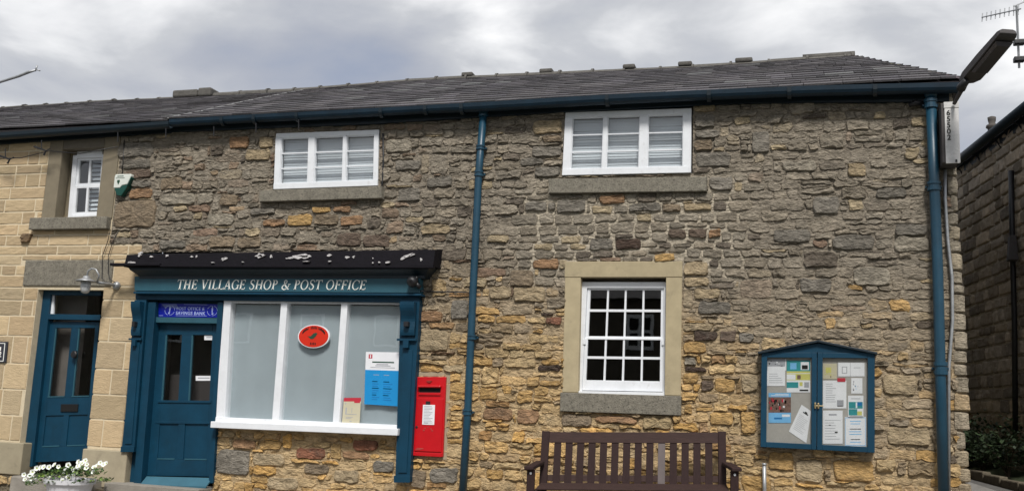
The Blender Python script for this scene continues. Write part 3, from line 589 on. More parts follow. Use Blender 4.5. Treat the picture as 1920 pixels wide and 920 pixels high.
# lettering
def glyphs(text, q, mat_, parent, mi=0, slant=.22, yoff=-.004):
    W = {'T': .70, 'H': .84, 'E': .66, 'V': .74, 'I': .36, 'L': .64, 'A': .74, 'G': .82, 'S': .58, 'O': .86, 'P': .62, '&': .86, 'F': .62, 'C': .74, ' ': .34}
    tot = sum(W[c]+.07 for c in text); cur = 0
    def out_(pts):
        n = len(pts); P3 = []
        for (x, z) in pts: P3.append(q((cur+x+slant*z)/tot, z))
        mb.add([(p[0], p[1]+yoff, p[2]) for p in P3]+[(p[0], p[1]+.002, p[2]) for p in P3], [tuple(range(n)), tuple(range(2*n-1, n-1, -1))]+[(i, n+i, n+(i+1) % n, (i+1) % n) for i in range(n)], mi)
    def seg(x0, z0, x1, z1, w0, w1=None):
        w1 = w1 or w0; dx, dz = x1-x0, z1-z0; l = math.hypot(dx, dz); a, b = -dz/l, dx/l
        out_([(x0-a*w0/2, z0-b*w0/2), (x1-a*w1/2, z1-b*w1/2), (x1+a*w1/2, z1+b*w1/2), (x0+a*w0/2, z0+b*w0/2)])
    def ring(cx, cz, rx, rz, a0, a1, n=14, th=.12, tn=.045):
        for k in range(n):
            A, B = a0+(a1-a0)*k/n, a0+(a1-a0)*(k+1)/n; f = lambda a, i: (cx+(rx-i*(tn+(th-tn)*abs(math.cos(a))))*math.cos(a), cz+(rz-i*(tn+(th-tn)*abs(math.cos(a))))*math.sin(a))
            A, B = R_(A), R_(B); out_([f(A, 1), f(B, 1), f(B, 0), f(A, 0)])
    K, T = .135, .07
    def stem(x, z0=0, z1=1, sf=1):
        seg(x, z0, x, z1, K)
        if sf: seg(x-.13, T/2, x+.13, T/2, T); seg(x-.13, 1-T/2, x+.13, 1-T/2, T)
    for c in text:
        mb = MB()
        if c == 'T': seg(.35, 0, .35, 1, K); seg(.0, .97, .7, .97, T); seg(.02, .97, .0, .78, .05); seg(.68, .97, .70, .78, .05); seg(.22, T/2, .48, T/2, T)
        elif c == 'H': stem(.17); stem(.67); seg(.17, .5, .67, .5, T)
        elif c == 'I': stem(.18)
        elif c in 'EFL':
            stem(.17)
            if c in 'EF': seg(.17, .97, .58, .97, T); seg(.58, .97, .58, .78, .05); seg(.17, .52, .48, .52, T); seg(.48, .62, .48, .42, .05)
            if c in 'EL': seg(.17, T/2, .62, T/2, T); seg(.60, 0, .64, .22, .05)
        elif c == 'V': seg(.1, .98, .38, .0, K); seg(.38, .0, .66, .98, .06); seg(-.02, .97, .24, .97, T); seg(.54, .97, .78, .97, T)
        elif c == 'A': seg(.06, .0, .36, 1, .06); seg(.36, 1, .64, 0, K); seg(.18, .34, .52, .34, T); seg(-.04, T/2, .18, T/2, T); seg(.5, T/2, .78, T/2, T)
        elif c == 'O': ring(.42, .5, .41, .52, 0, 360, 22)
        elif c == 'C': ring(.42, .5, .40, .52, 50, 312, 16); seg(.70, .98, .70, .70, .05); seg(.66, .12, .72, .24, .05)
        elif c == 'G': ring(.42, .5, .40, .52, 48, 318, 16); seg(.72, .05, .72, .42, .10); seg(.58, .43, .86, .43, T); seg(.70, .98, .70, .72, .05)
        elif c == 'P': stem(.17); ring(.24, .735, .34, .265, -90, 90, 10)
        elif c == 'S':
            pts = [(.50, .78, .05), (.48, .93, .05), (.34, 1.0, .06), (.17, .96, .08), (.08, .80, .11), (.14, .64, .12), (.30, .53, .13), (.45, .42, .12), (.51, .24, .11), (.42, .06, .08), (.25, .0, .06), (.10, .06, .05), (.06, .24, .05)]
            for a, b in zip(pts, pts[1:]): seg(a[0], a[1], b[0], b[1], a[2], b[2])
        elif c == '&':
            pts = [(.80, .55, .05), (.70, .28, .06), (.52, .06, .07), (.28, -.01, .09), (.08, .12, .11), (.07, .32, .11), (.24, .50, .08), (.44, .66, .07), (.50, .82, .08), (.40, .98, .06), (.24, .94, .08), (.20, .76, .10), (.34, .48, .12), (.58, .18, .12), (.80, .02, .08)]
            for a, b in zip(pts, pts[1:]): seg(a[0], a[1], b[0], b[1], a[2], b[2])
            seg(.66, .56, .92, .56, .05)
        if c != ' ': mb.build('letter', mat_, parent)
        cur += W[c]+.07
glyphs('THE VILLAGE SHOP & POST OFFICE', Q((331, 524), (686, 525), (686, 543), (331, 542), FY), M['ltext'], fas)
# pilasters
def pil(px, y0, y1, wpx, y=FY+.02, m='teal', name='pilaster'):
    (xt, xb) = px; mb = MB(); q = Q((xt, y0), (xt+wpx[0], y0), (xb+wpx[1], y1), (xb, y1), y)
    qbox(mb, q, 0, 1, 0, 1, 0, -y+.04); qbox(mb, q, .22, .78, .05, .72, -.012, .0); qbox(mb, q, -.06, 1.06, -.002, .035, -.02, .001)
    return mb.build(name, M[m], shop, bevel=.003), q
p1, qp1 = pil((252, 229), 562, 846, (22, 22)); p2, qp2 = pil((751, 741), 562, 903, (36, 27))
def console(q, v0, v1):                 # scrolled bracket at the pilaster's head, with iron shutter latch
    mb = MB(); n = 12
    for i in range(n):
        t0, t1 = i/n, (i+1)/n; f = lambda t: -.035-.055*(1-t)**2-.012*math.sin(t*9)
        a, b = v1-(v1-v0)*t1, v1-(v1-v0)*t0
        mb.hexa([q(.12, a, f(t1)), q(.88, a, f(t1)), q(.88, b, f(t0)), q(.12, b, f(t0)), q(.12, a, .0), q(.88, a, .0), q(.88, b, .0), q(.12, b, .0)])
    mb.build('console_bracket', M['teal'], shop)
    mb = MB(); qbox(mb, q, -.08, .98, v0-.030, v0-.018, -.035, -.013); mb.build('latch_bar', M['teal'], shop); mb = MB(); qbox(mb, q, .3, .6, v0-.07, v0-.03, -.055, -.013); mb.build('latch_hook', M['teal'], shop); mb = MB(); qbox(mb, q, .38, .62, v0+(v1-v0)*.25, v0+(v1-v0)*.4, -.1, -.04); mb.build('shutter_latch', M['iron'], shop, bevel=.003)
console(qp1, .76, .985); console(qp2, .80, .985)
# inner door post beside the left pilaster and door frame
for (xt, xb, wt, wb, yy, yb) in ((278, 250, 14, 14, -.08, 906), (408, 391, 10, 8, -.06, 905)):
    mb = MB(); q = Q((xt, 566), (xt+wt, 566), (xb+wb, yb), (xb, yb), yy); qbox(mb, q, 0, 1, 0, 1, 0, .2); mb.build('door_post', M['teal'], shop, bevel=.004)
qd = Q((292, 603), (411, 604), (399, 893), (271, 891), .03)
mb = MB(); q = Q((288, 594), (412, 596), (411, 606), (287, 604), -.045); qbox(mb, q, 0, 1, 0, 1, 0, .15); mb.build('door_transom', M['fascia'], shop, bevel=.003)
mb = MB(); q = Q((286, 562), (414, 564), (412, 598), (286, 596), .02); qbox(mb, q, 0, 1, 0, 1, 0, .04); mb.build('overdoor_panel', M['teal'], shop)
def door(name, q, parent, gl, letter=None, mp_=M['teal']):
    """q spans the leaf; gl: glazed openings; panels below"""
    d = empty(name, q(.5, 0), parent=parent)
    st_ = MB(); (a, b), (c, e_), v0, v1, pt = gl
    for (u0, u1, w0, w1) in ((0, a, 0, 1), (b, c, v0, v1), (e_, 1, 0, 1), (a, e_, v1, 1), (a, e_, v0-.13, v0), (a, e_, 0, .105), ((b+c)/2-.05, (b+c)/2+.05, .105, v0-.13)): qbox(st_, q, u0, u1, w0, w1, 0, .045)
    st_.build('door_frame', mp_, d, bevel=.004)
    for (u0, u1) in ((a, (b+c)/2-.05), ((b+c)/2+.05, e_)):
        p_ = MB(); qbox(p_, q, u0, u1, .105, v0-.13, .014, .04); p_.build('door_panel', mp_, d)
    for (u0, u1) in ((a, b), (c, e_)):
        g = MB(); qbox(g, q, u0, u1, v0, v1, .02, .024); g.build('pane', M['glass'], d)
        s_ = MB(); qbox(s_, q, u0, u0+.02, v0, v1, .004, .02); qbox(s_, q, u0, u1, v0, v0+.008, -.006, .02); s_.build('glazing_bead', M['fascia'], d)
        s_ = MB(); qbox(s_, q, u0-.0, u1, .105, .113, -.004, .02); s_.build('panel_bead', M['fascia'], d)
    return d
dr = door('shop_door', qd, shop, ((.17, .43), (.58, .90), .475, .915, 0))
room(qd, .28, 1.6, M['dim'], dr)
mb = MB(); q = qd; qbox(mb, q, .06, .92, .475, .66, .30, .42); mb.build('shelf_back', M['cabside'], dr)
mb = MB(); qbox(mb, qd, .13, .93, .47, .485, -.012, .0); qbox(mb, qd, .11, .93, .335, .35, -.006, .0); mb.build('lock_rail_moulding', M['teal'], dr, bevel=.002)
mb = MB(); a = P(275, 892, -.03); b = P(398, 895, -.03); c = P(386, 911, -.12); d = P(262, 908, -.12)
mb.add([a, b, c, d]+[p-np.array([0, 0, .02]) for p in (a, b, c, d)], [(3, 2, 1, 0), (4, 5, 6, 7), (0, 4, 7, 3), (1, 2, 6, 5), (2, 3, 7, 6), (0, 1, 5, 4)]); mb.build('weather_board', mat('pale_teal_weather_board', (.035, .115, .16), .45), dr)
mb = MB(); mb.box(H_front[0]-.05, P(400, 900)[0], -.28, .35, -.35, .065); mb.build('doorstep', M['paving'], shop, bevel=.01)
mb = MB(); mb.box(P(252, 900)[0], P(400, 900)[0]+.02, .42, .5, 0.0, 2.6); mb.build('door_lining', M['dark'], dr)
# labels on the shop door glass (flat notices)
for (x0, y0, x1, y1, lb) in ((383, 628, 402, 637, 'small white card at the top of the shop door glass'), (367, 704, 398, 713, 'small white card half way down the shop door glass')):
    mb = MB(); pbox(mb, x0, y0, x1, y1, .042, .044); pbox(mb, x0+4, y0+3, x1-5, y1-4, .0412, .042, mi=1); tag(mb.build('door_card', [M['paper'], M['grey_ink']]), lb, 'card')
# shop window (white frame, frosted film behind glass)
WY = -.06
win = empty('shop_window', (P(570, 800)[0], 0, P(570, 800)[2]), parent=shop)
def post(xt, xb, yt, yb, wt, wb, y=WY, dp=.16, name='window_post'):
    mb = MB(); q = Q((xt, yt), (xt+wt, yt), (xb+wb, yb), (xb, yb), y); qbox(mb, q, 0, 1, 0, 1, 0, dp); return mb.build(name, M['white'], win, bevel=.004)
post(420, 403, 562, 790, 13, 18, name='window_post'); post(527, 509, 564, 796, 12, 13); post(640, 623, 566, 800, 12, 12)
mb = MB(); q = Q((434, 561), (757, 564), (757, 570), (433, 567), WY+.012); qbox(mb, q, 0, 1, 0, 1, 0, .13); mb.build('head_rail', M['white'], win)
mb = MB(); q = Q((395, 789), (746, 803), (745, 816), (394, 801), -.17); qbox(mb, q, 0, 1, 0, 1, 0, .26); mb.build('sill', M['white'], win, bevel=.006)
mb = MB(); q = Q((404, 781), (746, 796), (746, 808), (403, 793), WY-.015); qbox(mb, q, 0, 1, 0, 1, 0, .13); mb.build('bottom_rail', M['white'], win, bevel=.004)
lights = [((434, 567), (528, 568), (510, 793), (417, 788)), ((540, 568), (642, 569), (626, 798), (520, 793)), ((651, 569), (757, 570), (746, 803), (635, 799))]
for k, l in enumerate(lights):
    q = Q(*l, -.005); mb = MB(); qbox(mb, q, -.02, 1.02, 0, 1, 0, .004); mb.build('pane', M['glass'], win)
    q = Q(*l, .035 if k else .045); mb = MB(); nn = 8; a0 = .10 if k == 0 else .0
    vs = []; 
    for i in range(nn+1):
        u = a0+(1-a0)*i/nn; yy = .006*math.sin(i*1.7+k)
        for v in (0, .985): p_ = q(u, v, yy); vs.append(p_)
    mb.add(vs+[(a, b+.003, c) for a, b, c in vs], [(2*i, 2*i+2, 2*i+3, 2*i+1) for i in range(nn)]+[(2*nn+2+2*i+1, 2*nn+2+2*i+3, 2*nn+2+2*i+2, 2*nn+2+2*i) for i in range(nn)])
    mb.build('blind', M['film'], win, smooth=True)
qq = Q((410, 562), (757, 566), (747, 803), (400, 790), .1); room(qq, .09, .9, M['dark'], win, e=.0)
# oval sign
mb = MB(); c = P(588, 630, -.03); rx = P(618, 630, -.03)[0]-c[0]; rz = c[2]-P(588, 652, -.03)[2]
E_ = lambda s, n=28, o=(0, 0): [(c[0]+o[0]+rx*s*math.cos(2*math.pi*k/n), c[2]+o[1]+rz*s*math.sin(2*math.pi*k/n)) for k in range(n)]
mb.prism(E_(1.0), -.030, -.012, 0); mb.prism(E_(.93), -.034, -.029, 1)
rz2 = 1
for k in range(26):                     # the dark arched lettering, too small to read in the photograph
    a = R_(158-136*k/25); 
    if k in (8, 9, 16): continue
    x_, z_ = c[0]+rx*.74*math.cos(a), c[2]+rz*.72*math.sin(a); mb.box(x_-.004, x_+.0045, -.036, -.033, z_-.012, z_+.011+.004*(k % 3), 2)
for k in range(4): mb.box(c[0]-.035+k*.02, c[0]-.024+k*.02, -.036, -.033, c[2]-rz*.74, c[2]-rz*.52-.004*(k % 2), 2)
lf = [(-.055, -.015), (-.03, -.035), (.0, -.03), (.03, .0), (.05, .035), (.03, .045), (.0, .035), (-.025, .01), (-.03, .0), (-.075, .0)]
mb.prism([(c[0]+a, c[2]+b*.95) for a, b in lf], -.037, -.033, 3)
tag(mb.build('oval_sign', [M['paper'], M['ored'], M['ink'], M['green']]), 'red oval sign with a green emblem on the middle shop window pane', 'sign')
# posters in the shop window
def sheetq(px, y, mats, paint, name, label, cat='poster', th=.003):
    q = Q(*px, y); mb = MB(); qbox(mb, q, 0, 1, 0, 1, 0, th)
    for k, (a, b, c_, d_, mi) in enumerate(paint): qbox(mb, q, a, b, c_, d_, -.0004*(1+(k % 3))-.0006, .0, mi)
    return tag(mb.build(name, mats), label, cat)
def lines(a, b, c_, d_, n, mi, rnd, cen=False, th=.35):
    o = []
    for k in range(n):
        v = d_-(d_-c_)*(k+.5)/n; w_ = rnd.uniform(.55, 1)*(b-a); x0 = a+((b-a-w_)/2 if cen else 0); o.append((x0, x0+w_, v-(d_-c_)/n*th/2, v+(d_-c_)/n*th/2, mi))
    return o
rp_ = random.Random(3)
pm = [M['paper'], M['blue'], M['rred'], M['green'], M['grey_ink'], M['dblue'], M['ink']]
sheetq(((686, 659), (749, 660), (746, 761), (683, 757)), -.013, pm, [(0, 1, 0, .655, 1), (.09, .2, .875, .955, 2), (.13, .16, .885, .945, 0), (.2, .85, .795, .82, 3), (.33, .68, .76, .775, 4), (.3, .75, .735, .748, 4), (.15, .88, .7, .712, 4)]+[(.25, .42, .56, .57, 4), (.56, .72, .56, .57, 4)]+lines(.22, .46, .08, .46, 9, 5, rp_)+lines(.55, .82, .08, .46, 9, 5, rp_), 'opening_hours_poster', 'blue and white poster in the right hand shop window pane')
sheetq(((645, 745), (677, 745), (674, 794), (641, 793)), -.013, [M['cream'], M['rred'], M['grey_ink']], [(.0, 1, .86, 1.0, 1), (.62, .95, .80, .86, 1), (.1, .16, .75, .8, 2), (.5, .53, .42, .62, 2), (.15, .22, .36, .62, 2), (.2, .8, .35, .37, 2), (.2, .6, .24, .26, 2), (.2, .5, .19, .21, 2), (.42, .55, .08, .11, 2)], 'cream_notice', 'small cream notice with a red top edge standing on the shop window sill')
# window furniture seen beside the left blind
mb = MB(); p_ = P(435, 700, .06); mb.tube([(p_[0]+.0, .055, P(440, 570, .05)[2]), (p_[0]-.05, .055, P(428, 780, .05)[2])], .009, 8); mb.box(p_[0]-.03, p_[0]+.0, .04, .07, p_[2]-.06, p_[2]+.0); mb.build('blind_chain', M['galv'], win)
# ---------------- blue enamel sign over the shop door
def text(s, size, origin, q_align='CENTER', spacing=1.0, bold=0.0):
    cu = bpy.data.curves.new('t', 'FONT'); cu.body = s; cu.size = size; cu.align_x = q_align; cu.space_character = spacing; cu.extrude = .0008; cu.offset = bold
    o = bpy.data.objects.new('t', cu); COL.objects.link(o); dg = bpy.context.evaluated_depsgraph_get(); me = bpy.data.meshes.new_from_object(o.evaluated_get(dg))
    vs = [(origin[0]+v.co.x, origin[1]-v.co.z, origin[2]+v.co.y) for v in me.vertices]; fs = [tuple(p.vertices) for p in me.polygons]
    bpy.data.objects.remove(o); bpy.data.curves.remove(cu); bpy.data.meshes.remove(me); return vs, fs
M['signtext'] = mat('sign_pale_blue', (.33, .40, .70), .6, var=.2, vs=40)
bs = empty('post_office_sign', P(355, 594, -.02), 'blue enamel sign with pale lettering above the shop door', 'sign')
mb = MB(); qb = Q((297, 568), (412, 570), (411, 595), (297, 594), -.02); qbox(mb, qb, 0, 1, 0, 1, 0, .02); mb.build('sign_plate', M['navy'], bs, bevel=.002)
mb = MB(); W_ = qb.w(); H_ = qb.h()
for s_, v, sz, ol in (('POST OFFICE &', .53, .054, .0), ('SAVINGS BANK', .19, .056, .0012)):
    o_ = qb(.53, v, -.002); vs, fs = text(s_, sz, o_, spacing=1.08, bold=ol); mb.add(vs, fs)
qbox(mb, qb, .29, .80, .10, .125, -.002, 0); qbox(mb, qb, .01, .08, .10, .125, -.002, 0); qbox(mb, qb, .97, .995, .10, .125, -.002, 0); qbox(mb, qb, .97, .99, .85, .88, -.002, 0); qbox(mb, qb, .42, .8, .93, .95, -.002, 0)
mb.build('sign_lettering', M['signtext'], bs)
for u in (.19, .885):
    mb = MB(); o_ = qb(u, .5); s_ = -1 if u > .5 else 1
    for (dx, dz, a, b) in ((0, .035, .006, .016), (0, .012, .010, .006), (0, -.012, .006, .02), (-.006*s_, -.035, .011, .01), (.008*s_, .03, .006, .006)): mb.box(o_[0]+dx-a, o_[0]+dx+a, -.0225, -.02, o_[2]+dz-b, o_[2]+dz+b)
    for k in range(20):
        a0_, a1_ = 2*math.pi*k/20, 2*math.pi*(k+1)/20
        if k % 5 == 4: continue
        f = lambda a, r: (o_[0]+r*math.cos(a)*1.15, o_[2]+r*math.sin(a)); mb.prism([f(a0_, .058), f(a0_, .062), f(a1_, .062), f(a1_, .058)], -.022, -.02)
    mb.build('sign_emblem', M['signtext'], bs)
mb = MB(); mb.prism([tuple(np.array(qb(u, v))[[0, 2]]) for u, v in ((.05, .93), (.30, .97), (.345, .55), (.30, .62), (.16, .74), (.11, .66), (.08, .82))], -.0212, -.019); mb.build('worn_patch', mat('worn_enamel', (.09, .12, .32), .6), bs)
# ---------------- round black fitting at the right end of the fascia, and its cable
mb = MB(); c = P(774, 528, FY-.06); mb.lathe((c[0], c[1], c[2]), [(.0, -.075), (.035, -.07), (.058, -.04), (.065, 0), (.05, .04), (.03, .06)], 18, ax='y'); mb.tube([(c[0]+.03, c[1], c[2]+.02), (c[0]+.05, c[1], c[2]+.06)], .02, 8); mb.tube([(c[0]+.04, c[1], c[2]-.02), (c[0]+.075, c[1]+.04, c[2]-.06)], .025, 8)
tag(mb.build('outdoor_speaker', M['iron'], smooth=True), 'round black fitting at the right end of the shop fascia', 'fitting')
def cable(pts, r, label, name='cable', m='iron', y=-.035):
    mb = MB(); mb.tube([P(a, b, y) if len(t_) == 0 else P(a, b, t_[0]) for a, b, *t_ in pts], r, 6); return tag(mb.build(name, M[m], smooth=True), label, 'cable')
cable([(788, 545, -.12), (800, 546), (850, 547), (886, 549)], .007, 'black cable running from the shopfront to the middle downpipe')
cable([(718, 250), (719, 300), (717, 340), (714, 372)], .012, 'dark cable hanging down beside the left casement window')
cable([(233, 262), (231, 300), (229, 326)], .006, 'thin cable dropping from the eaves to the alarm box')
cable([(207, 430, -.12), (202, 452), (192, 480, -.04), (191, 520, -.05), (197, 528, -.05), (216, 532, -.05)], .005, 'left of two thin cables looping down to the wall lamp')
cable([(226, 425, -.02), (212, 452), (203, 480, -.04), (203, 512, -.05), (207, 524, -.05), (217, 530, -.05)], .005, 'right of two thin cables looping down to the wall lamp')
# ---------------- post box
pb = empty('post_box', P(803, 856, -.03), 'red wall post box with white collection plate beside the shopfront', 'post box')
qp = Q((779, 706), (836, 706), (830, 856), (772, 853), -.045)
mb = MB(); qbox(mb, qp, 0, 1, 0, 1, 0, .08); mb.build('box_body', M['red'], pb, bevel=.006)
mb = MB(); qbox(mb, qp, .09, .95, .06, .725, -.012, .0); mb.build('collection_door', M['red'], pb, bevel=.004)
mb = MB(); qbox(mb, qp, .06, .98, .0, .045, -.018, .0); mb.build('bottom_rail', M['red'], pb, bevel=.004)
mb = MB(); qbox(mb, qp, .12, .88, .862, .892, -.045, .0); mb.build('slot_hood', M['red'], pb, bevel=.012)
mb = MB(); qbox(mb, qp, .15, .84, .80, .861, -.004, .01); mb.build('letter_slot', M['ink'], pb)
mb = MB(); qbox(mb, qp, .14, .86, .765, .80, -.012, .0); mb.build('slot_lip', M['red'], pb, bevel=.004)
mb = MB(); c = qp(.13, .36, -.012); mb.lathe(c, [(.014, .0), (.014, -.004), (.006, -.006)], 12, ax='y'); mb.build('lock', M['iron'], pb)
mb = MB(); qbox(mb, qp, .40, .54, .65, .69, -.02, -.012); mb.build('tab_holder', M['iron'], pb)
mb = MB(); qbox(mb, qp, .31, .70, .395, .645, -.017, -.012)
for a in lines(.35, .66, .41, .635, 12, 1, rp_): qbox(mb, qp, *a[:4], -.018, -.0165, 1)
qbox(mb, qp, .36, .50, .41, .425, -.0185, -.0165, 1); mb.build('collection_plate', [M['paper'], M['grey_ink']], pb)
mb = MB()
for (a, b, c_, d_) in ((.34, .40, .315, .33), (.38, .43, .34, .355), (.62, .67, .315, .33), (.58, .62, .335, .35), (.47, .53, .36, .367), (.38, .55, .945, .952), (.42, .52, .932, .940), (.16, .38, .085, .10), (.12, .3, .075, .085)): qbox(mb, qp, a, b, c_, d_, -.0145, .0, 0)
mb.build('raised_cypher', mat('worn_red_relief', (.40, .05, .04), .5), pb)
sw_ = MB(); qp2_ = Q((771, 697), (845, 697), (838, 862), (764, 858), -.012)
for (a, b, c_, d_) in ((.86, 1, 0, 1), (.04, .86, .945, 1), (.1, .86, 0, .03)): qbox(sw_, qp2_, a, b, c_, d_, 0, .04, 0, (.35, .29, .20))
sw_.build('post_box_surround', M['dressed'], shop, bevel=.008)
# ---------------- notice board
nb = empty('notice_board', P(1534, 848, -.05), 'teal two door notice board full of papers on the stone wall', 'notice board')
NY = -.13; qn = Q((1428, 660), (1640, 661), (1640, 848), (1426, 837), NY)
mb = MB(); qbox(mb, qn, 0, 1, 0, 1, .03, .11); qbox(mb, qn, .0, 1, 0, 1, .028, .03); mb.build('backing_box', M['teal'], nb)
mb = MB(); qbox(mb, qn, .04, .96, .04, .95, .024, .0275); mb.build('pin_board', M['board'], nb)
hw = .495
for k, (u0, u1) in enumerate(((0, .497), (.503, 1))):
    d = MB(); fwid = .055; fw1 = .065
    L0, L1 = (u0+(.052 if k == 0 else .045), u1-(.045 if k == 0 else .06))
    qbox(d, qn, u0, L0, 0, 1, -.012, .016); qbox(d, qn, L1, u1, 0, 1, -.012, .016); qbox(d, qn, L0, L1, 0, .055, -.012, .016); qbox(d, qn, L0, L1, .945, 1, -.012, .016)
    dd = d.build('door', M['teal'], nb, bevel=.003)
    g = MB(); qbox(g, qn, L0, L1, .055, .945, .002, .004); g.build('pane', M['glass'], dd)
mb = MB(); qbox(mb, qn, .475, .525, .44, .455, -.025, -.0125); qbox(mb, qn, .478, .492, .42, .48, -.03, -.0125); qbox(mb, qn, .506, .52, .42, .475, -.03, -.0125); qbox(mb, qn, .52, .56, .445, .452, -.018, -.0125); mb.build('latch', M['brass'], nb, bevel=.002)
a, b, c, d, e_ = P(1421, 659, NY-.03), P(1534, 637, NY-.03), P(1645, 660, NY-.03), P(1428, 661, NY), P(1640, 661, NY)
mb = MB(); mb.prism([(d[0]+.01, d[2]+.004), (e_[0]-.01, e_[2]+.004), (b[0], b[2]-.03)], NY-.004, -.0); mb.build('pediment', M['teal'], nb)
for (p_, q_) in ((a, b), (b, c)):
    mb = MB(); mb.prism([(p_[0], p_[2]-.022), (q_[0], q_[2]-.022), (q_[0], q_[2]), (p_[0], p_[2])], NY-.045, .0); mb.build('roof_board', M['gutter'], nb, bevel=.003)
rn = random.Random(9); CX = ['paper', 'sky_print', 'grey_ink', 'skin_print', 'teal_print', 'yellow', 'ink', 'rred', 'dblue', 'cream']; NM = [M[k] for k in CX]
def note(px, base, paint, label, y=NY+.020):
    q = Q(*px, y); mb = MB(); qbox(mb, q, 0, 1, 0, 1, 0, .0018, CX.index(base))
    for k, (a, b, c_, d_, m_) in enumerate(paint): qbox(mb, q, a, b, c_, d_, -.0004-.0002*(k % 4), .0, CX.index(m_) if isinstance(m_, str) else m_)
    return tag(mb.build('pinned_notice', NM), label, 'notice')
def rc(x0, y0, x1, y1): return ((x0, y0), (x1, y0), (x1, y1), (x0, y1))
blobs = lambda a, b, c_, d_, n, cs, r: [(x_, x_+r.uniform(.04, .1), z_, z_+r.uniform(.05, .12), r.choice(cs)) for x_, z_ in [(r.uniform(a, b-.1), r.uniform(c_, d_-.1)) for _ in range(n)]]
note(rc(1439, 672, 1474, 694), 'paper', [(0, .95, .35, 1, 'grey_ink')]+blobs(.05, .9, .3, .95, 8, ['ink', 'paper'], rn), 'notice with a grey photograph in the top left corner of the notice board')
note(rc(1438, 694, 1472, 723), 'paper', lines(.12, .88, .15, .85, 5, 2, rn, th=.25), 'plain white typed notice below the grey photograph, left half of the board')
note(rc(1475, 675, 1519, 735), 'paper', [(0, 1, .66, 1, 'teal_print'), (.15, .42, .72, .92, 'sky_print'), (.6, .95, .7, .95, 'paper'), (.65, .9, .72, .85, 'ink'), (0, 1, .60, .66, 'yellow'), (0, 1, .38, .58, 'yellow'), (0, .38, .4, .56, 'paper'), (.45, .6, .41, .54, 'skin_print'), (.66, .8, .41, .54, 'ink'), (.0, .5, .14, .32, 'teal_print'), (.55, .68, .2, .32, 'yellow'), (.75, .95, .15, .32, 'grey_ink'), (.55, .92, .04, .09, 'ink')], 'colourful teal and yellow notice at the top of the board beside the centre post')
note(rc(1441, 736, 1483, 792), 'sky_print', [(.0, 1, .34, .86, 'skin_print')]+blobs(.02, .95, .36, .84, 26, ['ink', 'rred', 'skin_print', 'paper', 'rred', 'ink'], rn)+[(.1, .9, .90, .92, 'paper'), (.3, .9, .94, .96, 'paper'), (.25, .6, .12, .18, 'dblue'), (.6, .95, .2, .28, 'paper')], 'pale blue poster with a crowd photograph, lower left of the board')
note(((1503, 758), (1521, 770), (1512, 830), (1479, 808)), 'paper', [(.35, .8, .80, .84, 'ink'), (.5, .7, .84, .88, 'ink')]+lines(.14, .86, .15, .72, 10, 2, rn, th=.22), 'crooked white page hanging askew at the bottom of the left door')
note(rc(1543, 681, 1569, 710), 'cream', [(.2, .6, .4, .75, 'yellow')]+blobs(.1, .8, .05, .5, 5, ['yellow', 'cream', 'skin_print'], rn), 'faded cream sheet at the top left of the right door')
note(rc(1571, 679, 1621, 705), 'paper', [(.0, .015, 0, 1, 'grey_ink'), (.46, .475, 0, 1, 'grey_ink'), (.15, .35, .2, .7, 'grey_ink'), (.18, .32, .25, .65, 'paper'), (.6, .85, .6, .64, 'grey_ink')], 'landscape white sheet in two panels at the top right of the board')
note(rc(1543, 713, 1587, 765), 'paper', lines(.12, .62, .2, .92, 9, 2, rn, th=.25)+[(.6, .88, .08, .3, 'grey_ink'), (.62, .86, .07, .1, 'ink')], 'large white typed page left of centre in the right door', NY+.0195)
note(rc(1570, 708, 1585, 715), 'rred', [], 'tiny dark red label over the large typed page', NY+.016)
note(rc(1596, 708, 1617, 737), 'paper', blobs(.1, .9, .15, .85, 10, ['ink', 'grey_ink', 'sky_print'], rn), 'small white sheet dotted with dark pictures near the right edge')
note(rc(1590, 741, 1619, 783), 'paper', [(.05, .95, .42, .72, 'teal_print'), (.5, .6, .45, .7, 'paper'), (.05, .6, .12, .4, 'teal_print'), (.6, .9, .55, .7, 'dblue'), (.1, .95, .0, .1, 'grey_ink'), (.6, .9, .12, .3, 'yellow'), (.2, .8, .85, .88, 'grey_ink')], 'small poster with blue and green pictures in the right door')
note(rc(1543, 769, 1580, 831), 'paper', lines(.1, .9, .1, .75, 8, 2, rn, th=.2)+[(.3, .7, .85, .9, 'grey_ink'), (.6, .75, .32, .36, 'ink'), (.3, .4, .55, .57, 'ink')], 'white printed sheet at the bottom left of the right door')
note(rc(1584, 781, 1624, 836), 'paper', [(.02, .98, .02, .98, 'sky_print')]+[(.04, .96, .04, .96, 0)]+lines(.15, .85, .1, .9, 9, 1, rn, cen=True, th=.3), 'pale blue lettered sheet in the bottom right corner of the board')
# ---------------- roof
RY0, RZ0 = -.16, 4.50; RYR, RZR = 3.35, 6.08
rs_ = (RZR-RZ0)/(RYR-RY0)
def roofp(x, s, lift=0): # s: 0 eave .. 1 ridge
    z0 = P(900, 196, RY0)[2] if False else 4.515
    sag = .03*math.sin(x*.9)*s+.02*nz(x*.6, s*3, 0)
    return np.array([x, RY0+(RYR-RY0)*s-lift*math.sin(math.atan(rs_)), z0+(RZR-z0)*s+lift+sag*.6])
rxe = P(1600, 104, RYR)[0]             # ridge end
hipx = lambda s: 1.50+(rxe-1.50)*s
roof = MB(); n = 6
vs = [roofp(x, s) for s in (0, 1) for x in (QB+.32, 1.50 if s == 0 else rxe)]
br = MB(); xs = np.linspace(0, 1, 9); vs = []
xa = -7.66
for s in (0, .5, 1):
    for t in xs: vs.append(roofp(xa+(hipx(s)-xa)*t, s, -.012))
fs = [(j*9+i, j*9+i+1, (j+1)*9+i+1, (j+1)*9+i) for j in range(2) for i in range(8)]
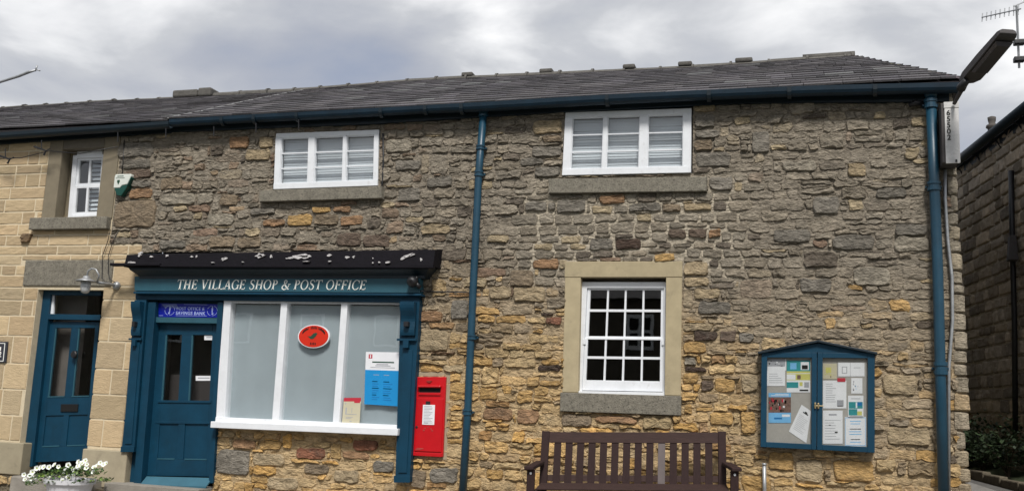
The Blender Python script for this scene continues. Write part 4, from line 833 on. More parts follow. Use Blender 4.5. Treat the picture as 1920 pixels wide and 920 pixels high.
b0 = len(vs); vs += [roofp(xa, 1, -.012), roofp(rxe, 1, -.012), np.array([xa, 7.0, 4.4]), np.array([1.5, 7.0, 4.4]), roofp(1.5, 0, -.012)]
fs += [(b0, b0+1, b0+3, b0+2), (b0+1, b0+4, b0+3)]
br.add(vs, fs, 0, (.05, .045, .05)); roof = br.build('roof', M['slate'], shop)
sl = roof.modifiers.new('thick', 'SOLIDIFY'); sl.thickness = .05; sl.offset = -1
def slate(mb, x0, x1, s0, s1, fn, rnd, hip=None, lift=.021):
    k = rnd.uniform(.5, 1.55); base = mixc((.060, .055, .062), (.080, .074, .074), rnd.random()*.7); t = tuple(c*k for c in base)
    if rnd.random() < .05: t = (.13, .13, .13)
    a, b, c, d = fn(x0, s0, lift+.010+rnd.uniform(0, .006)), fn(x1, s0, lift+.010+rnd.uniform(0, .006)), fn(x1 if not hip else min(x1, hip(s1)), s1, lift-.004), fn(x0, s1, lift-.004)
    if hip: b = fn(min(x1, hip(s0)+.01), s0, lift+.012)
    dn = np.array([0, .008, -.02])
    mb.hexa([a+dn, b+dn, b, a, d+dn, c+dn, c, d], 0, t)
def lay(parent, x0f, x1f, rows, fn, rnd, wd=(.20, .34), maxn=300, hip=None, ridge_keep=None):
    items = []
    for r in range(rows):
        s0, s1 = r/rows, min(1, (r+1.35)/rows); x = x0f(s0)+rnd.uniform(-.1, .0); xe = x1f(s0)
        while x < xe-.03:
            w_ = rnd.uniform(*wd)*(1.15-.3*r/rows); items.append((x, min(x+w_, xe), s0, s1)); x += w_+.006
    def key(i):
        c = fn((i[0]+i[1])/2, i[2]); d = np.linalg.norm(c-CP); v = c-CP; px = 960+FPX*(v@rt)/(v@fw); return (0 if -5 < px < 1925 else 1, -abs((i[1]-i[0]))/d**1.5*(1.25 if c[0] > -1.5 else 1))
    items.sort(key=key); rest = MB()
    for k, i in enumerate(items):
        mb = MB() if k < maxn else rest; slate(mb, *i, fn, rnd, hip)
        if k < maxn: mb.build('slate', M['slate'], parent)
    if len(items) > maxn: rest.build('small_slates', M['slate'], parent, stuff=True)
rr = random.Random(21)
lay(roof, lambda s: xa, lambda s: hipx(s), 15, roofp, rr, hip=hipx)
# steep end slope: slates edge caps along the hip
for k in range(15):
    s0, s1 = k/15, (k+1.15)/15; p_, q_ = roofp(hipx(s0), s0, .03), roofp(hipx(s1), s1, .022); mb = MB()
    mb.hexa([p_+np.array([-.06, 0, -.012]), p_+np.array([.06, .0, -.05]), p_+np.array([.055, 0, -.034]), p_+np.array([-.06, 0, .004]), q_+np.array([-.06, 0, -.012]), q_+np.array([.06, 0, -.05]), q_+np.array([.055, 0, -.034]), q_+np.array([-.06, 0, .004])], 0, tuple(c*rr.uniform(.7, 1.2) for c in (.13, .11, .11))); mb.build('hip_slate', M['slate'], roof)
# right-hand slope (barely seen) as broad courses
mb = MB()
for k in range(14):
    s0, s1 = k/14, (k+1.1)/14
    a = roofp(hipx(s0)+.02, s0, .0); d = roofp(hipx(s1)+.02, s1, .0); b = np.array([hipx(s0)+.02, 7-3.6*s0, a[2]]); c = np.array([hipx(s1)-.0, 7-3.6*s1, d[2]+.0]); up_ = np.array([.03, 0, .03]); a, b = a+up_, b+up_
    mb.add([a, b, c, d, a-up_, b-up_], [(0, 1, 2, 3), (4, 5, 1, 0)], 0, (.075, .07, .07))
mb.build('end_slope', M['slate'], roof)
def ridge(parent, x0, x1, fn, rnd, wd=.46, r=.085, dz=0, big=None, name='ridge_tile'):
    x = x0
    while x < x1:
        w_ = min(wd*rnd.uniform(.92, 1.08), x1-x+.001); mb = MB(); rr_ = r*rnd.uniform(.9, 1.1); a = fn(x, 1, 0); b = fn(x+w_, 1, 0); n = 8; vs = []
        for p_, q_ in ((a+np.array([.006, 0, 0]), rr_*1.0), (b-np.array([.03, 0, 0]), rr_*.98), (b-np.array([.03, 0, 0]), rr_*1.22), (b, rr_*1.22)):
            for k in range(n): an = math.pi*(-.05+1.1*k/(n-1)); vs.append((p_[0], p_[1]+q_*1.25*math.cos(an), p_[2]-.03+dz+q_*math.sin(an)+rnd.uniform(-.003, .003)))
        fs = [(i*n+k, i*n+k+1, (i+1)*n+k+1, (i+1)*n+k) for i in range(3) for k in range(n-1)]+[tuple(range(n)), tuple(range(4*n-1, 3*n-1, -1)), (0, n, n*2, n*3, 4*n-1, 3*n-1, 2*n-1, n-1)]
        mb.add(vs, fs); mb.build(name, M['ridge'], parent, smooth=False); x += w_
xs_ = P(404, 180, RYR)[0]
ridge(roof, xs_, rxe, roofp, rr, .50, .075)
mb = MB(); a, b = roofp(P(1505, 112, RYR)[0], 1, 0), roofp(rxe+.02, 1, 0); mb.tube([a+np.array([0, 0, .03]), b+np.array([0, 0, .025])], .058, 10); mb.build('ridge_tile', M['ridge'], roof, smooth=True)
for (px, w_) in ((1395, .12), (1285, .1), (1180, .09), (1025, .1), (878, .09)):
    c = P(px, 150, RYR); s_ = roofp(c[0], 1, 0); mb = MB(); mb.box(c[0]-w_, c[0]+w_, RYR-.09, RYR+.09, s_[2]+.02, s_[2]+.085); mb.build('ridge_cap_stone', M['ridge'], roof, bevel=.02)
# pale fillet line between the two roofs
rf = random.Random(5)
for k in range(34):
    s0, s1 = k/36, (k+rf.uniform(.55, .95))/36; a, b = roofp(xa, s0, .026), roofp(xa, s1, .026); mb = MB(); mb.hexa([a+np.array([-.012, 0, -.01]), a+np.array([.012, 0, -.01]), a+np.array([.012, 0, .006]), a+np.array([-.012, 0, .006]), b+np.array([-.012, 0, -.01]), b+np.array([.012, 0, -.01]), b+np.array([.012, 0, .006]), b+np.array([-.012, 0, .006])]); mb.build('verge_fillet', M['lead'], roof)
# ---------------- gutter, fascia board, downpipes
GY = -.17
def gutter(pts, parent, m, r=.062):
    mb = MB(); n = 9; vs = []
    pp = [P(a, b, GY) for a, b in pts]; r_in = r; rf_ = r if callable(r) else (lambda k: r_in)
    for kk_, p_ in enumerate(pp):
        r = rf_(kk_)
        for k in range(n): an = math.pi+math.pi*k/(n-1); vs.append((p_[0], p_[1]+r*math.cos(an), p_[2]+r*1.45*math.copysign(abs(math.sin(an))**.75, math.sin(an))))
        for k in range(n-1, -1, -1): an = math.pi+math.pi*k/(n-1); vs.append((p_[0], p_[1]+(r-.006)*math.cos(an), p_[2]+(r*1.45-.006)*math.copysign(abs(math.sin(an))**.75, math.sin(an))+.001))
    m2 = 2*n; fs = [(i*m2+k, i*m2+(k+1) % m2, (i+1)*m2+(k+1) % m2, (i+1)*m2+k) for i in range(len(pp)-1) for k in range(m2)]+[tuple(range(m2-1, -1, -1)), tuple(range((len(pp)-1)*m2, len(pp)*m2))]
    mb.add(vs, fs); g = mb.build('gutter', m, parent, smooth=False); return g, pp
g1, gp = gutter([(322, 226), (480, 217), (640, 209), (800, 200), (900, 195), (1100, 183), (1300, 173), (1500, 165), (1650, 161), (1796, 158)], shop, M['gutterblue'], r=lambda k: .058 if k < 4 else .064)
xg = P(1796, 158, GY)[0]
for px, py in ((420, 222), (480, 219), (560, 214), (717, 206), (800, 201), (868, 198), (1140, 182), (1330, 173), (1480, 167), (1640, 162)):
    p_ = P(px, py, GY); mb = MB(); mb.lathe((p_[0], p_[1], p_[2]), [(0, 0)], 3) if False else None
    n = 9; vs = []
    for dx in (-.02, .02):
        for r in ((.074, .0655) if px > 850 else (.067, .059)):
            for k in range(n): an = math.pi+math.pi*k/(n-1); vs.append((p_[0]+dx, p_[1]+r*math.cos(an), p_[2]+r*1.45*math.copysign(abs(math.sin(an))**.75, math.sin(an))))
    fs = [(k, k+1, 2*n+k+1, 2*n+k) for k in range(n-1)]+[(k, n+k, n+k+1, k+1) for k in range(n-1)]+[(2*n+k, 2*n+k+1, 3*n+k+1, 3*n+k) for k in range(n-1)]
    mb.add(vs, fs); mb.build('gutter_bracket', M['gutter'], g1)
mb = MB(); a, b = P(322, 244, -.05), P(1790, 186, -.05)
ys = [(322, 228, 247), (700, 212, 232), (1100, 186, 207), (1400, 174, 193), (1780, 162, 190)]
vs = []
for (px, t_, b_) in ys:
    h_, l_ = P(px, t_, -.06), P(px, b_, -.06); vs += [(l_[0], -.06, l_[2]), (l_[0], -.06, h_[2]), (l_[0], .02, h_[2]), (l_[0], .02, l_[2])]
mb.add(vs, [(k*4+i, (k+1)*4+i, (k+1)*4+(i+1) % 4, k*4+(i+1) % 4) for k in range(4) for i in range(4)]+[(3, 2, 1, 0), (16, 17, 18, 19)]); mb.build('eaves_board', M['gutter'], shop)
def downpipe(pts, y, r, collars, parent, m, name='downpipe', neck=None):
    p3 = [P(a, b, y) for a, b in pts]; mb = MB(); 
    if neck: p3 = [np.array(P(*neck, GY))]+p3
    mb.tube(p3, r, 14); d = mb.build(name, m, parent, smooth=True)
    for (px, py, hh) in collars:
        c = P(px, py, y); k = MB(); k.lathe((c[0], c[1], c[2]-hh/2), [(r*.9, 0), (r*1.28, .0), (r*1.28, hh*.3), (r*1.12, hh*.32), (r*1.12, hh*.68), (r*1.28, hh*.7), (r*1.28, hh), (r*.9, hh)], 14)
        k.box(c[0]-r*1.5, c[0]+r*1.5, c[1]+r*.5, -.01, c[2]-.010, c[2]+.010); k.build('collar', m, d, smooth=False)
    return d
downpipe([(907, 207), (898, 320), (887, 545), (877, 770), (867, 930)], -.085, .042, [(906, 214, .06), (901, 277, .05), (898, 326, .06), (885, 632, .05), (876, 772, .06)], shop, M['tealp'])
downpipe([(1745, 178), (1752, 350), (1758, 500), (1763, 690), (1770, 940)], -.10, .050, [(1745, 195, .09), (1751, 349, .09), (1764, 690, .12)], shop, M['tealp'])
mb = MB(); p_ = P(1745, 172, -.1); q_ = P(1765, 158, GY); mb.lathe((p_[0], p_[1], p_[2]-.06), [(.052, 0), (.060, .02), (.066, .08), (.05, .11)], 14); mb.build('pipe_hopper', M['tealp'], shop, smooth=True)
# ================================================================== LEFT COTTAGE (ashlar)
cot = empty('stone_cottage', (-9.2, 0, -.2), 'cottage of squared tan sandstone blocks with teal door, left end of the terrace', 'building')
XL = -16.5
def ztop(x): return 4.47
rl = random.Random(31)
DL, DR_ = P(64, 600)[0], P(183, 600)[0]   # door opening
DL = (P(72, 545)[0]+P(38, 830)[0])/2; DR_ = (P(187, 560)[0]+P(166, 830)[0])/2
DTOP = (P(70, 537)[2]+P(187, 541)[2])/2; DBOT = P(150, 872)[2]
WL, WR_, WT, WB = (P(116, 280)[0]+P(107, 408)[0])/2, (P(192, 285)[0]+P(186, 405)[0])/2, P(150, 279)[2], P(150, 410)[2]
mw = MB(); wall_sheet(mw, XL, -7.955, -.8, 4.5, .06, [(DL, -9, DR_, DTOP), (WL, WB, WR_, WT), (QT-.005, 2.97, 9, 9)], lambda a, b: (1, 1, 1), amp=.0, y=.0, flat=True)
cw = mw.build('wall', M['joint'], cot); so_ = cw.modifiers.new('thickness', 'SOLIDIFY'); so_.thickness = .42; so_.offset = -1
SZ = {}
lint = prect(47, 488, 212, 536); sill0 = prect(64, 410, 208, 430); jl = prect(87, 277, 117, 410); jr = prect(190, 276, 218, 410)
cex = [(DL-.004, -9, DR_+.004, DTOP), lint, sill0, (jl[0], jl[1]-.02, jr[2], 9), (QT-.003, 2.97, 9, 9), (P(165, 842)[0]-.03, -9, 9, P(200, 841)[2]), (-99, -9, DL, P(20, 828)[2])]
zl = [P(60, yy)[2] for yy in (262, 283, 309, 326, 351, 373, 397, 420, 441, 461, 478, 497, 516, 539, 563, 592, 630, 682, 731, 780, 828)]
zl[0] = 4.46
def ash_tint():
    k = rl.uniform(.80, 1.14); c = mixc((.50, .385, .235), (.43, .345, .225), rl.random()); c = mixc(c, (.46, .31, .185), rl.random()*.3); return tuple(v*k for v in c)
def ashlar(x0, z0, x1, z1, t=None, parent=cw, m='ashlar', amp=.0025, name='stone_block', h=.007):
    if x1-x0 < .05 or z1-z0 < .03: return
    mb = MB(); block(mb, RQ(x0, z0, x1, z1), 0.0, h, t or ash_tint(), amp=amp, nx=max(3, int((x1-x0)/.07)), gap=.006); return mb.build(name, M[m], parent)
blocks = []
for k in range(len(zl)-1):
    zt, zb = zl[k], zl[k+1]; x = XL+rl.uniform(0, .2)
    tall = zt-zb > .2
    while x < -7.96:
        w_ = rl.uniform(.28, .62) if not tall else rl.uniform(.26, .55)
        if rl.random() < .25: w_ = rl.uniform(.14, .25)
        blocks.append((x, zb, min(x+w_, -7.96), zt)); x += w_
pier = P(166, 700)[0]
for (x0, zb, x1, zt) in blocks:
    if x1 > DR_ and zt < lint[3]+.02: continue
    po = cut([(x0, zb), (x1, zb), (x1, zt), (x0, zt)], cex, .004)
    if not po: continue
    xs_a = [p[0] for p in po]; zs_a = [p[1] for p in po]; ashlar(min(xs_a), min(zs_a), max(xs_a), max(zs_a))
# pier between the two doors, block by block
pr = [(545, 562, ()), (562, 595, (.62,)), (595, 640, (.30,)), (640, 692, (.80,)), (692, 740, (.50,)), (740, 787, ()), (787, 839, (.42,))]
ashlar(DR_+.004, P(200, 562)[2], -7.965, lint[1]-.002)
for (a, b, sp) in pr[1:]:
    z1_, z0_ = P(210, a)[2], P(210, b)[2]; us = [0]+list(sp)+[1]
    for u0_, u1_ in zip(us, us[1:]): ashlar(DR_+.004+(-7.965-DR_)*u0_, z0_, DR_+.004+(-7.965-DR_)*u1_, z1_)
ashlar(lint[2]+.003, lint[1], -7.965, lint[3]+.0)
def rblock(r, d0, t, name, parent, m='dressed', bev=.01, d1=.05, jag=0):
    mb = MB(); mb.box(r[0], r[2], d0, d1, r[1], r[3], 0, t); return mb.build(name, M[m], parent, bevel=bev)
mb = MB(); mb.box(lint[0], lint[2], -.022, .12, lint[1], lint[3]); mb.build('door_lintel', M['darkstone'], cot, bevel=.01)
rblock((sill0[0], sill0[1], sill0[2], sill0[3]), -.09, 1, 'window_sill', cot, 'darkstone', d1=.1) if False else None
mb = MB(); mb.box(sill0[0], sill0[2], -.09, .11, sill0[1]-.01, sill0[3]+.005); mb.build('window_sill', M['darkstone'], cot, bevel=.008)
rblock((jl[0], jl[1]+.0, WL+.0, 4.42), -.02, (.205, .175, .125), 'window_jamb', cot, d1=.15); rblock((WR_, jr[1]+.0, jr[2], 4.42), -.02, (.205, .175, .125), 'window_jamb', cot, d1=.15)
rblock((WL+.001, WT, WR_-.001, 4.42), -.015, (.16, .14, .11), 'window_head', cot, d1=.15)
c_ = P(52, 447); mb = MB(); stone(mb, [(c_[0]-.09, c_[2]-.07), (c_[0]+.05, c_[2]-.06), (c_[0]+.09, c_[2]+.07), (c_[0]-.08, c_[2]+.06)], -.01, .035, .003, .8, (.25, .17, .10), rl); mb.build('odd_stone', M['stone'], cw)
# plinth blocks
pz = P(200, 842)[2]; mb = MB(); mb.box(P(165, 870)[0]-.02, P(248, 850)[0], -.10, .1, P(200, 912)[2], pz, 0, (.36, .31, .22)); mb.build('plinth_block', M['dressed'], cot, bevel=.012)
mb = MB(); mb.box(XL, P(48, 850)[0], -.06, .15, P(20, 888)[2], P(20, 828)[2], 0, (.31, .27, .19)); mb.build('plinth_block', M['dressed'], cot, bevel=.012)
mb = MB(); mb.box(XL, P(30, 888)[0]+.05, -.04, .3, -.9, P(20, 889)[2], 0, (.2, .17, .12)); base_ = mb.build('footing', M['mortar'], cot)
zf = P(20, 889)[2]
for k in range(12):
    mb = MB(); x_ = -10.9+k*.17; stone(mb, [(x_, zf-.13), (x_+.15, zf-.12), (x_+.16, zf-.02), (x_, zf-.01)], -.045, .03, .004, 1, stone_tint(x_, .6, rl), rl); mb.build('stone', M['stone'], base_)
mb = MB(); a = P(27, 888, -.3); b = P(118, 888, -.3); mb.box(a[0], P(170, 900, -.3)[0], -.36, .25, a[2]-.32, a[2]-.015); mb.build('doorstep', M['paving'], cot, bevel=.02)
mb = MB(); mb.box(DR_-.1, QB+.25, -.2, .1, -.5, P(200, 913)[2]-.004, 0, (.2, .17, .12)); mb.build('footing', M['mortar'], cot)
# cottage upper sash
qc = Q((137, 291), (196, 289), (190, 405), (127, 408), .10)
cwn = empty('sash_window', qc(.5, 0), parent=cot)
mb = MB()
for (a, b, c, d, y) in ((0, .13, 0, 1, 0), (.93, 1.06, 0, 1, 0), (.13, .93, .95, 1.06, 0), (.13, .93, -.0, .035, -.01)): qbox(mb, qc, a, b, c, d, y, .06)
mb.build('frame', M['white'], cwn, bevel=.003)
for (v0, v1, y) in ((.50, .95, .02), (.035, .50, .005)):
    mb = MB(); qbox(mb, qc, .13, .2, v0, v1, y, y+.03); qbox(mb, qc, .88, .93, v0, v1, y, y+.03); qbox(mb, qc, .2, .88, v0, v0+.045, y, y+.03); qbox(mb, qc, .2, .88, v1-.035, v1, y, y+.03); mb.build('sash', M['white'], cwn)
    mb = MB(); qbox(mb, qc, .50, .56, v0+.045, v1-.035, y, y+.025); mb.build('glazing_bar', M['white'], cwn)
    for (a, b) in ((.2, .5), (.56, .88)): mb = MB(); qbox(mb, qc, a, b, v0+.045, v1-.035, y+.015, y+.018); mb.build('pane', M['glass'], cwn)
for k in range(13):
    v = .06+.9*k/13; mb = MB(); A = [qc(.36, v, .10), qc(.95, v, .10), qc(.95, v+.052, .125), qc(.36, v+.052, .125)]; mb.hexa(A+[(p[0], p[1]+.003, p[2]) for p in A]); mb.build('slat', M['blind'], cwn)
room(qc, .15, .42, M['dim'], cwn, e=.03)
# cottage door
qd2 = Q((92, 603), (186, 603), (164, 862), (62, 866), .14)
cd = door('cottage_door', qd2, cot, ((.14, .46), (.60, .93), .455, .955, 0))
mb = MB(); q = Q((104, 540), (190, 541), (160, 872), (50, 876), .10)
mb = MB(); a, b = (P(84, 548, .08), P(46, 872, .08)); q = Q((82, 541), (96, 541), (60, 874), (42, 874), .09); qbox(mb, q, 0, 1, 0, 1, 0, .1); q = Q((82, 541), (190, 541), (189, 553), (82, 552), .088); qbox(mb, q, 0, 1, 0, 1, 0, .1); q = Q((84, 588), (188, 590), (187, 600), (83, 598), .092); qbox(mb, q, 0, 1, 0, 1, 0, .1)
mb.build('door_casing', M['teal'], cd, bevel=.003)
mb = MB(); q = Q((88, 552), (187, 553), (186, 590), (88, 588), .14); qbox(mb, q, 0, 1, 0, 1, 0, .004); mb.build('fanlight', M['glass'], cd)
mb = MB(); q = Q((87, 552), (101, 552), (100, 588), (86, 588), .125); qbox(mb, q, 0, 1, 0, 1, 0, .02); mb.build('fanlight_trim', M['white'], cd)
mb = MB(); c = qd2(.52, .84, -.02); c = P(140, 664, .1); mb.lathe((c[0], c[1], c[2]), [(.03, 0), (.045, -.01), (.045, -.02), (.03, -.028)], 14, ax='y'); mb.box(c[0]-.012, c[0]+.012, c[1]-.03, c[1]+.03, c[2]-.045, c[2]+.045); mb.build('knocker', M['iron'], cd)
mb = MB(); q = Q((114, 757), (146, 757), (145, 771), (113, 771), .125); qbox(mb, q, 0, 1, 0, 1, 0, .02); mb.build('letterbox', M['ink'], cd, bevel=.003)
room(qd2, .34, 1.2, M['dim'], cd, e=.25)
mb = MB(); qbox(mb, qd2, -.1, .50, .3, 1.3, .21, .215); mb.build('curtain', mat('grey_curtain', (.16, .145, .135), .9), cd)
# cottage roof
xv = xa-.012
def roofc(x, s, lift=0): p_ = roofp(x, s, lift); p_[2] += -.02-.004*(xa-x)*s; return p_
br = MB(); vs = []
for s in (0, .5, 1):
    for t in xs: vs.append(roofc(XL+(xv-XL)*t, s, -.012))
fs = [(j*9+i, j*9+i+1, (j+1)*9+i+1, (j+1)*9+i) for j in range(2) for i in range(8)]
b0 = len(vs); vs += [roofc(XL, 1, -.012), roofc(xv, 1, -.012), np.array([XL, 7.0, 4.4]), np.array([xv, 7.0, 4.4])]; fs += [(b0, b0+1, b0+3, b0+2)]
br.add(vs, fs, 0, (.05, .045, .05)); roof2 = br.build('roof', M['slate'], cot); sl = roof2.modifiers.new('thick', 'SOLIDIFY'); sl.thickness = .05; sl.offset = -1
lay(roof2, lambda s: XL+.1, lambda s: xv, 17, roofc, rr, maxn=300)
ridge(roof2, XL, xs_-.42, roofc, rr, .46, .07, dz=-.01)
for (a, b, h_) in ((332, 378, .13), (379, 403, .15)):
    x0, x1 = P(a, 180, RYR)[0], P(b, 180, RYR)[0]; z_ = roofc(x0, 1)[2]; mb = MB(); mb.box(x0, x1, RYR-.14, RYR+.14, z_-.02, z_+h_-.02); mb.build('ridge_stone', M['ridge'], roof2, bevel=.03)
g2, _ = gutter([(-400, 268), (-180, 259), (0, 251), (160, 240), (321, 229)], cot, M['gutter'], r=.058)
mb = MB(); vs = []
for (px, t_, b_) in ((-400, 270, 291), (0, 251, 270), (322, 228, 248)):
    h_, l_ = P(px, t_, -.05), P(px, b_, -.05); vs += [(l_[0], -.05, l_[2]), (l_[0], -.05, h_[2]), (l_[0], .02, h_[2]), (l_[0], .02, l_[2])]
mb.add(vs, [(k*4+i, (k+1)*4+i, (k+1)*4+(i+1) % 4, k*4+(i+1) % 4) for k in range(2) for i in range(4)]+[(3, 2, 1, 0), (8, 9, 10, 11)]); mb.build('eaves_board', M['gutter'], cot)
# festoon hooks below the gutter
hk = [(10, 293), (78, 277), (221, 262), (311, 255), (401, 251), (480, 245), (560, 238)]
HL = ['black hook at the far left under the eaves', 'black hook under the eaves left of the small sash window', 'black hook above the alarm box', 'first hook right of the alarm box under the eaves', 'second hook right of the alarm box under the eaves', 'hook just left of the left casement window', 'hook over the top of the left casement window']
for (px, py), lb in zip(hk, HL):
    mb = MB(); c = P(px, py-14, -.2); d = P(px, py+4, -.2)
    mb.tube([(c[0], -.2, c[2]), (d[0], -.2, d[2])], .007, 6)
    if px < 100: mb.tube([P(px-14, py-2, -.2), P(px-2, py+2, -.2), P(px+8, py+6, -.2), P(px+4, py+14, -.2)], .013, 6); mb.tube([P(px+8, py+6, -.2), P(px+16, py+2, -.2)], .009, 6)
    tag(mb.build('eaves_hook', M['iron']), lb, 'hook', 'hooks hung along the eaves')
cable([(-60, 300, -.15), (10, 297, -.15), (40, 296, -.15), (92, 283, -.15), (150, 288, -.15), (221, 275, -.1)], .006, 'slack black cable strung under the cottage eaves')
# ---------------- alarm box
al = empty('alarm_box', P(228, 366, 0), 'white and green burglar alarm box under the eaves', 'alarm')
z1_, z0_ = P(230, 326, -.09)[2], P(230, 367, -.09)[2]; xl_, xr_ = P(213, 345, -.09)[0], P(246, 330, -.09)[0]; zm = P(230, 352, -.09)[2]; zq = P(240, 347, -.09)[2]
mb = MB(); w_ = xr_-xl_
mb.prism([(xl_+.0*w_, zm), (xl_+.38*w_, zm-.0), (xl_+.5*w_, zq), (xl_+.80*w_, zq+.01), (xl_+w_, z1_-.03), (xl_+.97*w_, z1_-.002), (xl_+.05*w_, z1_), (xl_, z1_-.03)], -.09, 0); mb.build('housing', M['plastic'], al, bevel=.01)
mb = MB(); mb.prism([(xl_+.05*w_, zm-.001), (xl_+.25*w_, z0_+.01), (xl_+.52*w_, z0_), (xl_+.80*w_, zq-.03), (xl_+w_, z1_-.06), (xl_+.97*w_, z1_-.03), (xl_+.83*w_, zq+.009), (xl_+.52*w_, zq-.002), (xl_+.40*w_, zm-.002)], -.088, 0); mb.build('lower_cover', M['alarmgreen'], al, bevel=.006)
mb = MB(); cx_ = xl_+.28*w_; zc_ = (zm+z1_)/2-.015; mb.prism([(cx_, zc_-.035), (cx_+.022, zc_+.012), (cx_+.014, zc_+.028), (cx_-.016, zc_+.028), (cx_-.022, zc_+.01)], -.093, -.089); mb.box(xl_+.18*w_, xl_+.55*w_, -.092, -.089, z1_-.034, z1_-.024); mb.box(xl_+.10*w_, xl_+.62*w_, -.092, -.089, z1_-.056, z1_-.05); mb.build('emblem', M['green'], al)
# ---------------- wall lamp by the cottage door
wl = empty('wall_lamp', P(216, 536, 0), 'galvanised well glass wall lamp on a curved arm above the cottage door', 'lamp')
ly = -.36; c = P(162, 524, ly)
mb = MB(); b_ = P(217, 535, -.03); mb.lathe((b_[0], .0, b_[2]), [(.055, 0), (.055, -.02), (.035, -.05), (.02, -.055)], 16, ax='y')
mb.tube([(b_[0], -.03, b_[2]), (b_[0]-.02, -.12, b_[2]+.005), P(195, 531, -.22), P(182, 529, -.3)], .017, 10)
pk = [P(182, 529, -.3), P(186, 516, ly), P(180, 505, ly), P(172, 503, ly), P(165, 508, ly), P(163, 518, ly)]; mb.tube(pk, .011, 8); mb.build('arm', M['galv'], wl, smooth=True)
mb = MB(); mb.lathe((c[0], ly, c[2]-.012), [(.125, -.012), (.128, -.006), (.07, .018), (.045, .03), (.04, .055), (.012, .06)], 22); mb.build('shade', M['galv'], wl, smooth=True)
mb = MB(); mb.lathe((c[0], ly, c[2]-.02), [(.058, 0), (.060, -.06), (.058, -.10), (.045, -.135), (.02, -.15), (.002, -.152)], 18); mb.build('glass_jar', M['frost'], wl, smooth=True)
# ---------------- house plaque at the left edge
hp = empty('house_plaque', P(4, 678, -.02), 'black house number plaque with white border at the left edge', 'plaque')
qh = Q((-34, 639), (14, 640), (10, 679), (-38, 678), -.03)
mb = MB(); qbox(mb, qh, 0, 1, 0, 1, 0, .03); mb.build('plate', mat('plaque_black', (.03, .032, .042), .4), hp, bevel=.006)
mb = MB()
for (a, b, c, d) in ((.03, .92, .05, .08), (.03, .92, .90, .93), (.90, .925, .08, .9), (.03, .055, .08, .9)): qbox(mb, qh, a, b, c, d, -.002, .0)
mb.build('border', M['ltext'], hp)
mb = MB(); o_ = qh(.76, .26, -.002); vs, fs = text('2', .10, o_, bold=.001); mb.add(vs, fs); qbox(mb, qh, .72, .78, .56, .74, -.002, 0); mb.build('number', M['ltext'], hp)
# ---------------- street lamp and its cabinet at the right corner
cb = empty('control_cabinet', P(1783, 315, -.1), 'grey metal street lighting cabinet with painted number at the roof corner', 'cabinet')
KY = -.30
a, b, c, d = P(1771, 190, KY), P(1798, 192, KY), P(1800, 306, KY), P(1773, 306, KY)
x0, x1 = (a[0]+d[0])/2, (b[0]+c[0])/2; z0, z1 = (c[2]+d[2])/2, (a[2]+b[2])/2
mb = MB(); mb.box(x0-.03, x1-.01, KY+.014, -.02, z0+.01, z1-.005); mb.build('housing', M['cabside'], cb, bevel=.006)
mb = MB(); mb.box(x0, x1, KY, KY+.014, z0, z1-.065); mb.build('cabinet_door', M['cabinet'], cb, bevel=.004)
mb = MB(); mb.box(x0-.005, x1+.003, KY-.004, KY+.04, z1-.062, z1); mb.build('top_flap', M['cabinet'], cb, bevel=.004)
mb = MB(); mb.box(x0+.085, x0+.10, KY-.01, KY, z0+.01, z0+.035); mb.build('lock', M['iron'], cb)
mb = MB()
for k, ch in enumerate('65502'):
    vs, fs = text(ch, .072, (x0+.034, KY-.003, z1-.135-k*.062), bold=.0012); mb.add(vs, fs)
mb.build('number', M['ink'], cb)
sl_ = empty('street_lamp', P(1790, 185, -.2), 'grey street lantern angled out on a bracket above the roof corner', 'street lamp')
s0 = np.array([x0+.085, KY-.03, z1-.03]); A_ = P(1812, 152, -.62); B_ = P(1888, 62, -1.28)
mb = MB(); mb.tube([s0, s0+(A_-s0)*.55, A_+(B_-A_)*.05], [.018, .022, .03], 10); mb.build('bracket_arm', M['cabside'], sl_, smooth=True)
ax = (B_-A_); ln = np.linalg.norm(ax); ax = ax/ln; side = np.cross(ax, np.array([0, 0, 1.])); side /= np.linalg.norm(side); nn_ = np.cross(side, ax)
def lp(t, s_, h_): return A_+ax*ln*t+side*s_+nn_*h_
mb = MB(); secs = [(-.06, .03, .0, .045), (.0, .07, -.02, .055), (.12, .088, -.045, .06), (.5, .092, -.05, .055), (.98, .088, -.035, .035), (1.03, .075, -.02, .025)]
vs = []
for (t, w_, lo, hi) in secs: vs += [lp(t, -w_, lo), lp(t, w_, lo), lp(t, w_*.95, hi*.5), lp(t, w_*.6, hi), lp(t, -w_*.6, hi), lp(t, -w_*.95, hi*.5)]
fs = [(i*6+k, i*6+(k+1) % 6, (i+1)*6+(k+1) % 6, (i+1)*6+k) for i in range(5) for k in range(6)]+[(5, 4, 3, 2, 1, 0), (30, 31, 32, 33, 34, 35)]
mb.add(vs, fs); mb.build('lantern_body', M['cabside'], sl_, bevel=.006)
mb = MB(); vs = []
for (t, w_, lo) in ((.30, .075, -.056), (.92, .080, -.052)): vs += [lp(t, -w_, lo), lp(t, w_, lo)]
for (t, w_, lo) in ((.34, .06, -.085), (.88, .06, -.08)): vs += [lp(t, -w_, lo), lp(t, w_, lo)]
mb.add(vs, [(4, 5, 7, 6), (0, 4, 6, 2), (1, 3, 7, 5), (0, 1, 5, 4), (2, 6, 7, 3)]); mb.build('lens', mat('smoked_lens', (.06, .055, .06), .25), sl_)
mb = MB(); mb.tube([lp(-.04, .05, -.05), lp(.03, .08, -.10), lp(.16, .075, -.075)], [.025, .045, .03], 10); mb.build('photocell', M['iron'], sl_, smooth=True)
mb = MB(); mb.tube([P(1772, 318, -.05), P(1772, 370, -.05), P(1777, 450, -.05), P(1785, 520, -.05), P(1786, 600, -.05), P(1779, 690, -.05), P(1779, 940, -.05)], .016, 8)
